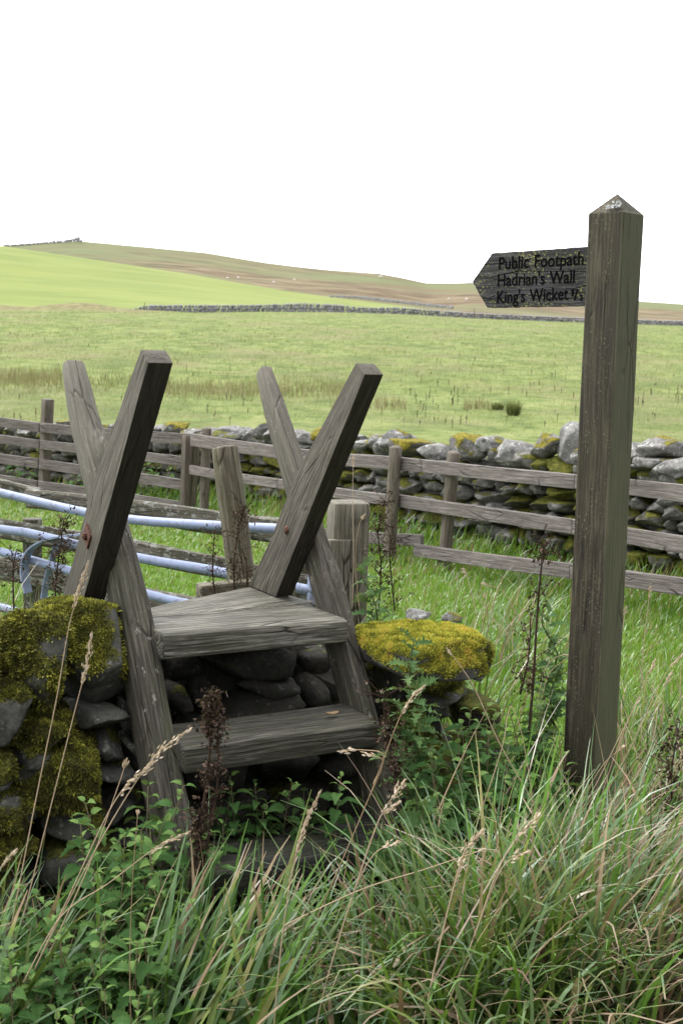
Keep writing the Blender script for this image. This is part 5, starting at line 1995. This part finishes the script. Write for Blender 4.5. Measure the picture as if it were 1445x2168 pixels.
stalk([(-40, 1900), (0, 1840), (32, 1803)], 2.8, .05, 'seed head at the very left edge', GS)
stalk([(575, 2240), (590, 2050), (612, 1880), (640, 1760), (676, 1680)], 2.6, .14, 'pale straw stalk crossing the lowest tread left of its middle', GS)
stalk([(655, 2240), (690, 2080), (745, 1900), (800, 1740), (855, 1655)], 2.6, .05, 'pale stalk with a plump head before the right stile leg foot', GS, .012)
stalk([(745, 1900), (800, 1740), (822, 1715), (842, 1700)], 2.6, .04, 'plump side head under the pale stalk before the right leg', GS, .012)
stalk([(690, 2080), (745, 1900), (790, 1810), (842, 1784)], 2.6, .035, 'low forked head of pale grass right of the lowest tread', GS, .008)
stalk([(560, 2200), (690, 1900), (780, 1690), (850, 1510), (895, 1455)], 2.85, .08, 'tall brown stalk crossing the right stile leg up to the dark wall', GS, .006, tint=.3)
stalk([(780, 1690), (810, 1615), (785, 1600), (770, 1594)], 2.85, .03, 'small drooping head on the brown stalk beside the middle tread', GS, .006, tint=.3)
stalk([(790, 1660), (812, 1600), (770, 1588), (722, 1590)], 2.86, .04, 'small head curling left below the middle tread', GS, .006, tint=.5)
stalk([(895, 2170), (930, 2000), (965, 1860), (985, 1800), (1020, 1762)], 2.55, .12, 'fat fluffy seed head in the middle of the foreground', GS, .014, .0022)
stalk([(930, 2170), (1000, 1990), (1050, 1850), (1090, 1780), (1138, 1726)], 2.6, .065, 'fluffy forked head right of the fat one, upper branch', GS, .013)
stalk([(1000, 1990), (1050, 1860), (1080, 1820), (1118, 1804)], 2.6, .045, 'fluffy forked head right of the fat one, lower branch', GS, .012)
stalk([(600, 1960), (760, 1885), (900, 1840), (1020, 1800)], 2.75, .01, 'bare straw lying almost level across the foreground', GS, .003)
stalk([(1150, 1735), (1060, 1580), (1000, 1450), (948, 1376)], 3.3, .02, 'thin stalk slanting left over the dark wall end', GS, .004)
stalk([(1010, 1740), (1060, 1590), (1075, 1510), (1085, 1500), (1105, 1560), (1125, 1680)], 3.4, .01, 'bent dry stem folded over above the nettles', GS, .003)
for i, (pts, y, hd, lab) in enumerate((
        ([(1010, 1310), (1000, 1265), (985, 1210), (980, 1205)], 4.6, .03, 'seed stalk above the yellow moss, left one'),
        ([(1032, 1330), (1030, 1290), (1025, 1258)], 4.6, .03, 'short seed stalk above the right end of the yellow moss'),
        ([(1110, 1335), (1085, 1285), (1060, 1250), (1022, 1236)], 4.5, .03, 'pale stalk arching left above the yellow moss'),
        ([(1140, 1500), (1160, 1430), (1190, 1400), (1232, 1368)], 4.1, .06, 'brown seed head pointing right toward the signpost'),
        ([(1135, 1490), (1155, 1415), (1180, 1390), (1222, 1385)], 4.12, .05, 'brown seed head below its twin by the signpost'),
        ([(1355, 1460), (1362, 1360), (1370, 1290), (1375, 1242)], 4.2, .04, 'thin upright seed stalk right of the signpost'),
        ([(1310, 1400), (1316, 1340), (1323, 1288)], 4.2, .03, 'short seed stalk touching the right edge of the signpost'),
        ([(1250, 1740), (1340, 1570), (1400, 1440), (1442, 1385)], 3.5, .05, 'long stalk slanting up to the right edge of the picture'),
        ([(1270, 1760), (1370, 1600), (1395, 1480), (1420, 1425)], 3.5, .05, 'grey-green seed head at the right of the signpost'),
        ([(1255, 1740), (1300, 1600), (1340, 1500), (1385, 1400)], 3.55, .04, 'straw stalk rising across the bright grass right of the signpost'),
        ([(1180, 1790), (1250, 1680), (1310, 1560), (1350, 1480)], 3.4, .02, 'bare straw leaning right across the foot of the signpost'),
        ([(1170, 1800), (1215, 1720), (1275, 1620), (1320, 1580)], 3.4, .02, 'second bare straw across the foot of the signpost'),
        ([(1320, 2000), (1400, 1870), (1470, 1780)], 2.7, .02, 'straw crossing the right tussock toward the corner'),
        ([(1300, 2030), (1390, 1960), (1470, 1900)], 2.7, .02, 'lower straw crossing the right tussock'),
        ([(280, 2240), (275, 2060), (280, 1880), (292, 1720)], 2.65, .01, 'thin bare stem standing upright among the left nettles'),
        ([(745, 1290), (748, 1180), (746, 1040), (748, 968)], 4.55, .035, 'tall thin oat stalk in front of the gatepost'),
        ([(760, 1290), (752, 1200), (758, 1120), (770, 1092)], 4.6, .02, 'short dry stalk beside the gatepost'))):
    stalk(pts, y, hd, lab, GS, .0055, .0013 if y < 4 else .0016, tint=R.uniform(.35, .9))

# arching leaves of the grass between the wall and the gatepost
wg = Bag()
for px, py, n, az, L in ((780, 1310, 26, D(40), .32), (840, 1310, 40, D(60), .30), (960, 1300, 40, D(60), .3), (1090, 1420, 90, D(60), .32), (1350, 1580, 90, D(80), .26), (1420, 1560, 80, D(100), .28),
                         (1100, 1330, 60, D(30), .32), (60, 1330, 120, D(60), .22), (10, 1300, 80, D(60), .24), (1280, 1690, 80, D(60), .26), (1400, 1680, 110, D(60), .30)):
    c = at_z(px, py, .08 if px > 1070 else .35)
    if px < 1070:
        c = at_y(px, py, 4.75)
    x = c.x + NR.normal(0, .14, n)
    y = c.y + NR.normal(0, .12, n)
    zb_ = zs(x, y) - .02
    Lb = np.abs(NR.normal(L, .08, n)) + np.where(px < 1070, max(0, c.z - .1) * .8, 0)
    wg.add(blades(np.stack([x, y, zb_], 1), NR.normal(az, 1.0, n), np.abs(NR.normal(.25, .18, n)), NR.normal(1.0, .4, n), Lb, NR.normal(.0055, .001, n), tints(n, (.6, 2.6, 2.4, 1.6, 2, .6)), 6))
tag(wg.build('verge_grass', M_GRASS), 'rank arching grass behind the wall around the gatepost and signpost', 'grass', kind='stuff')
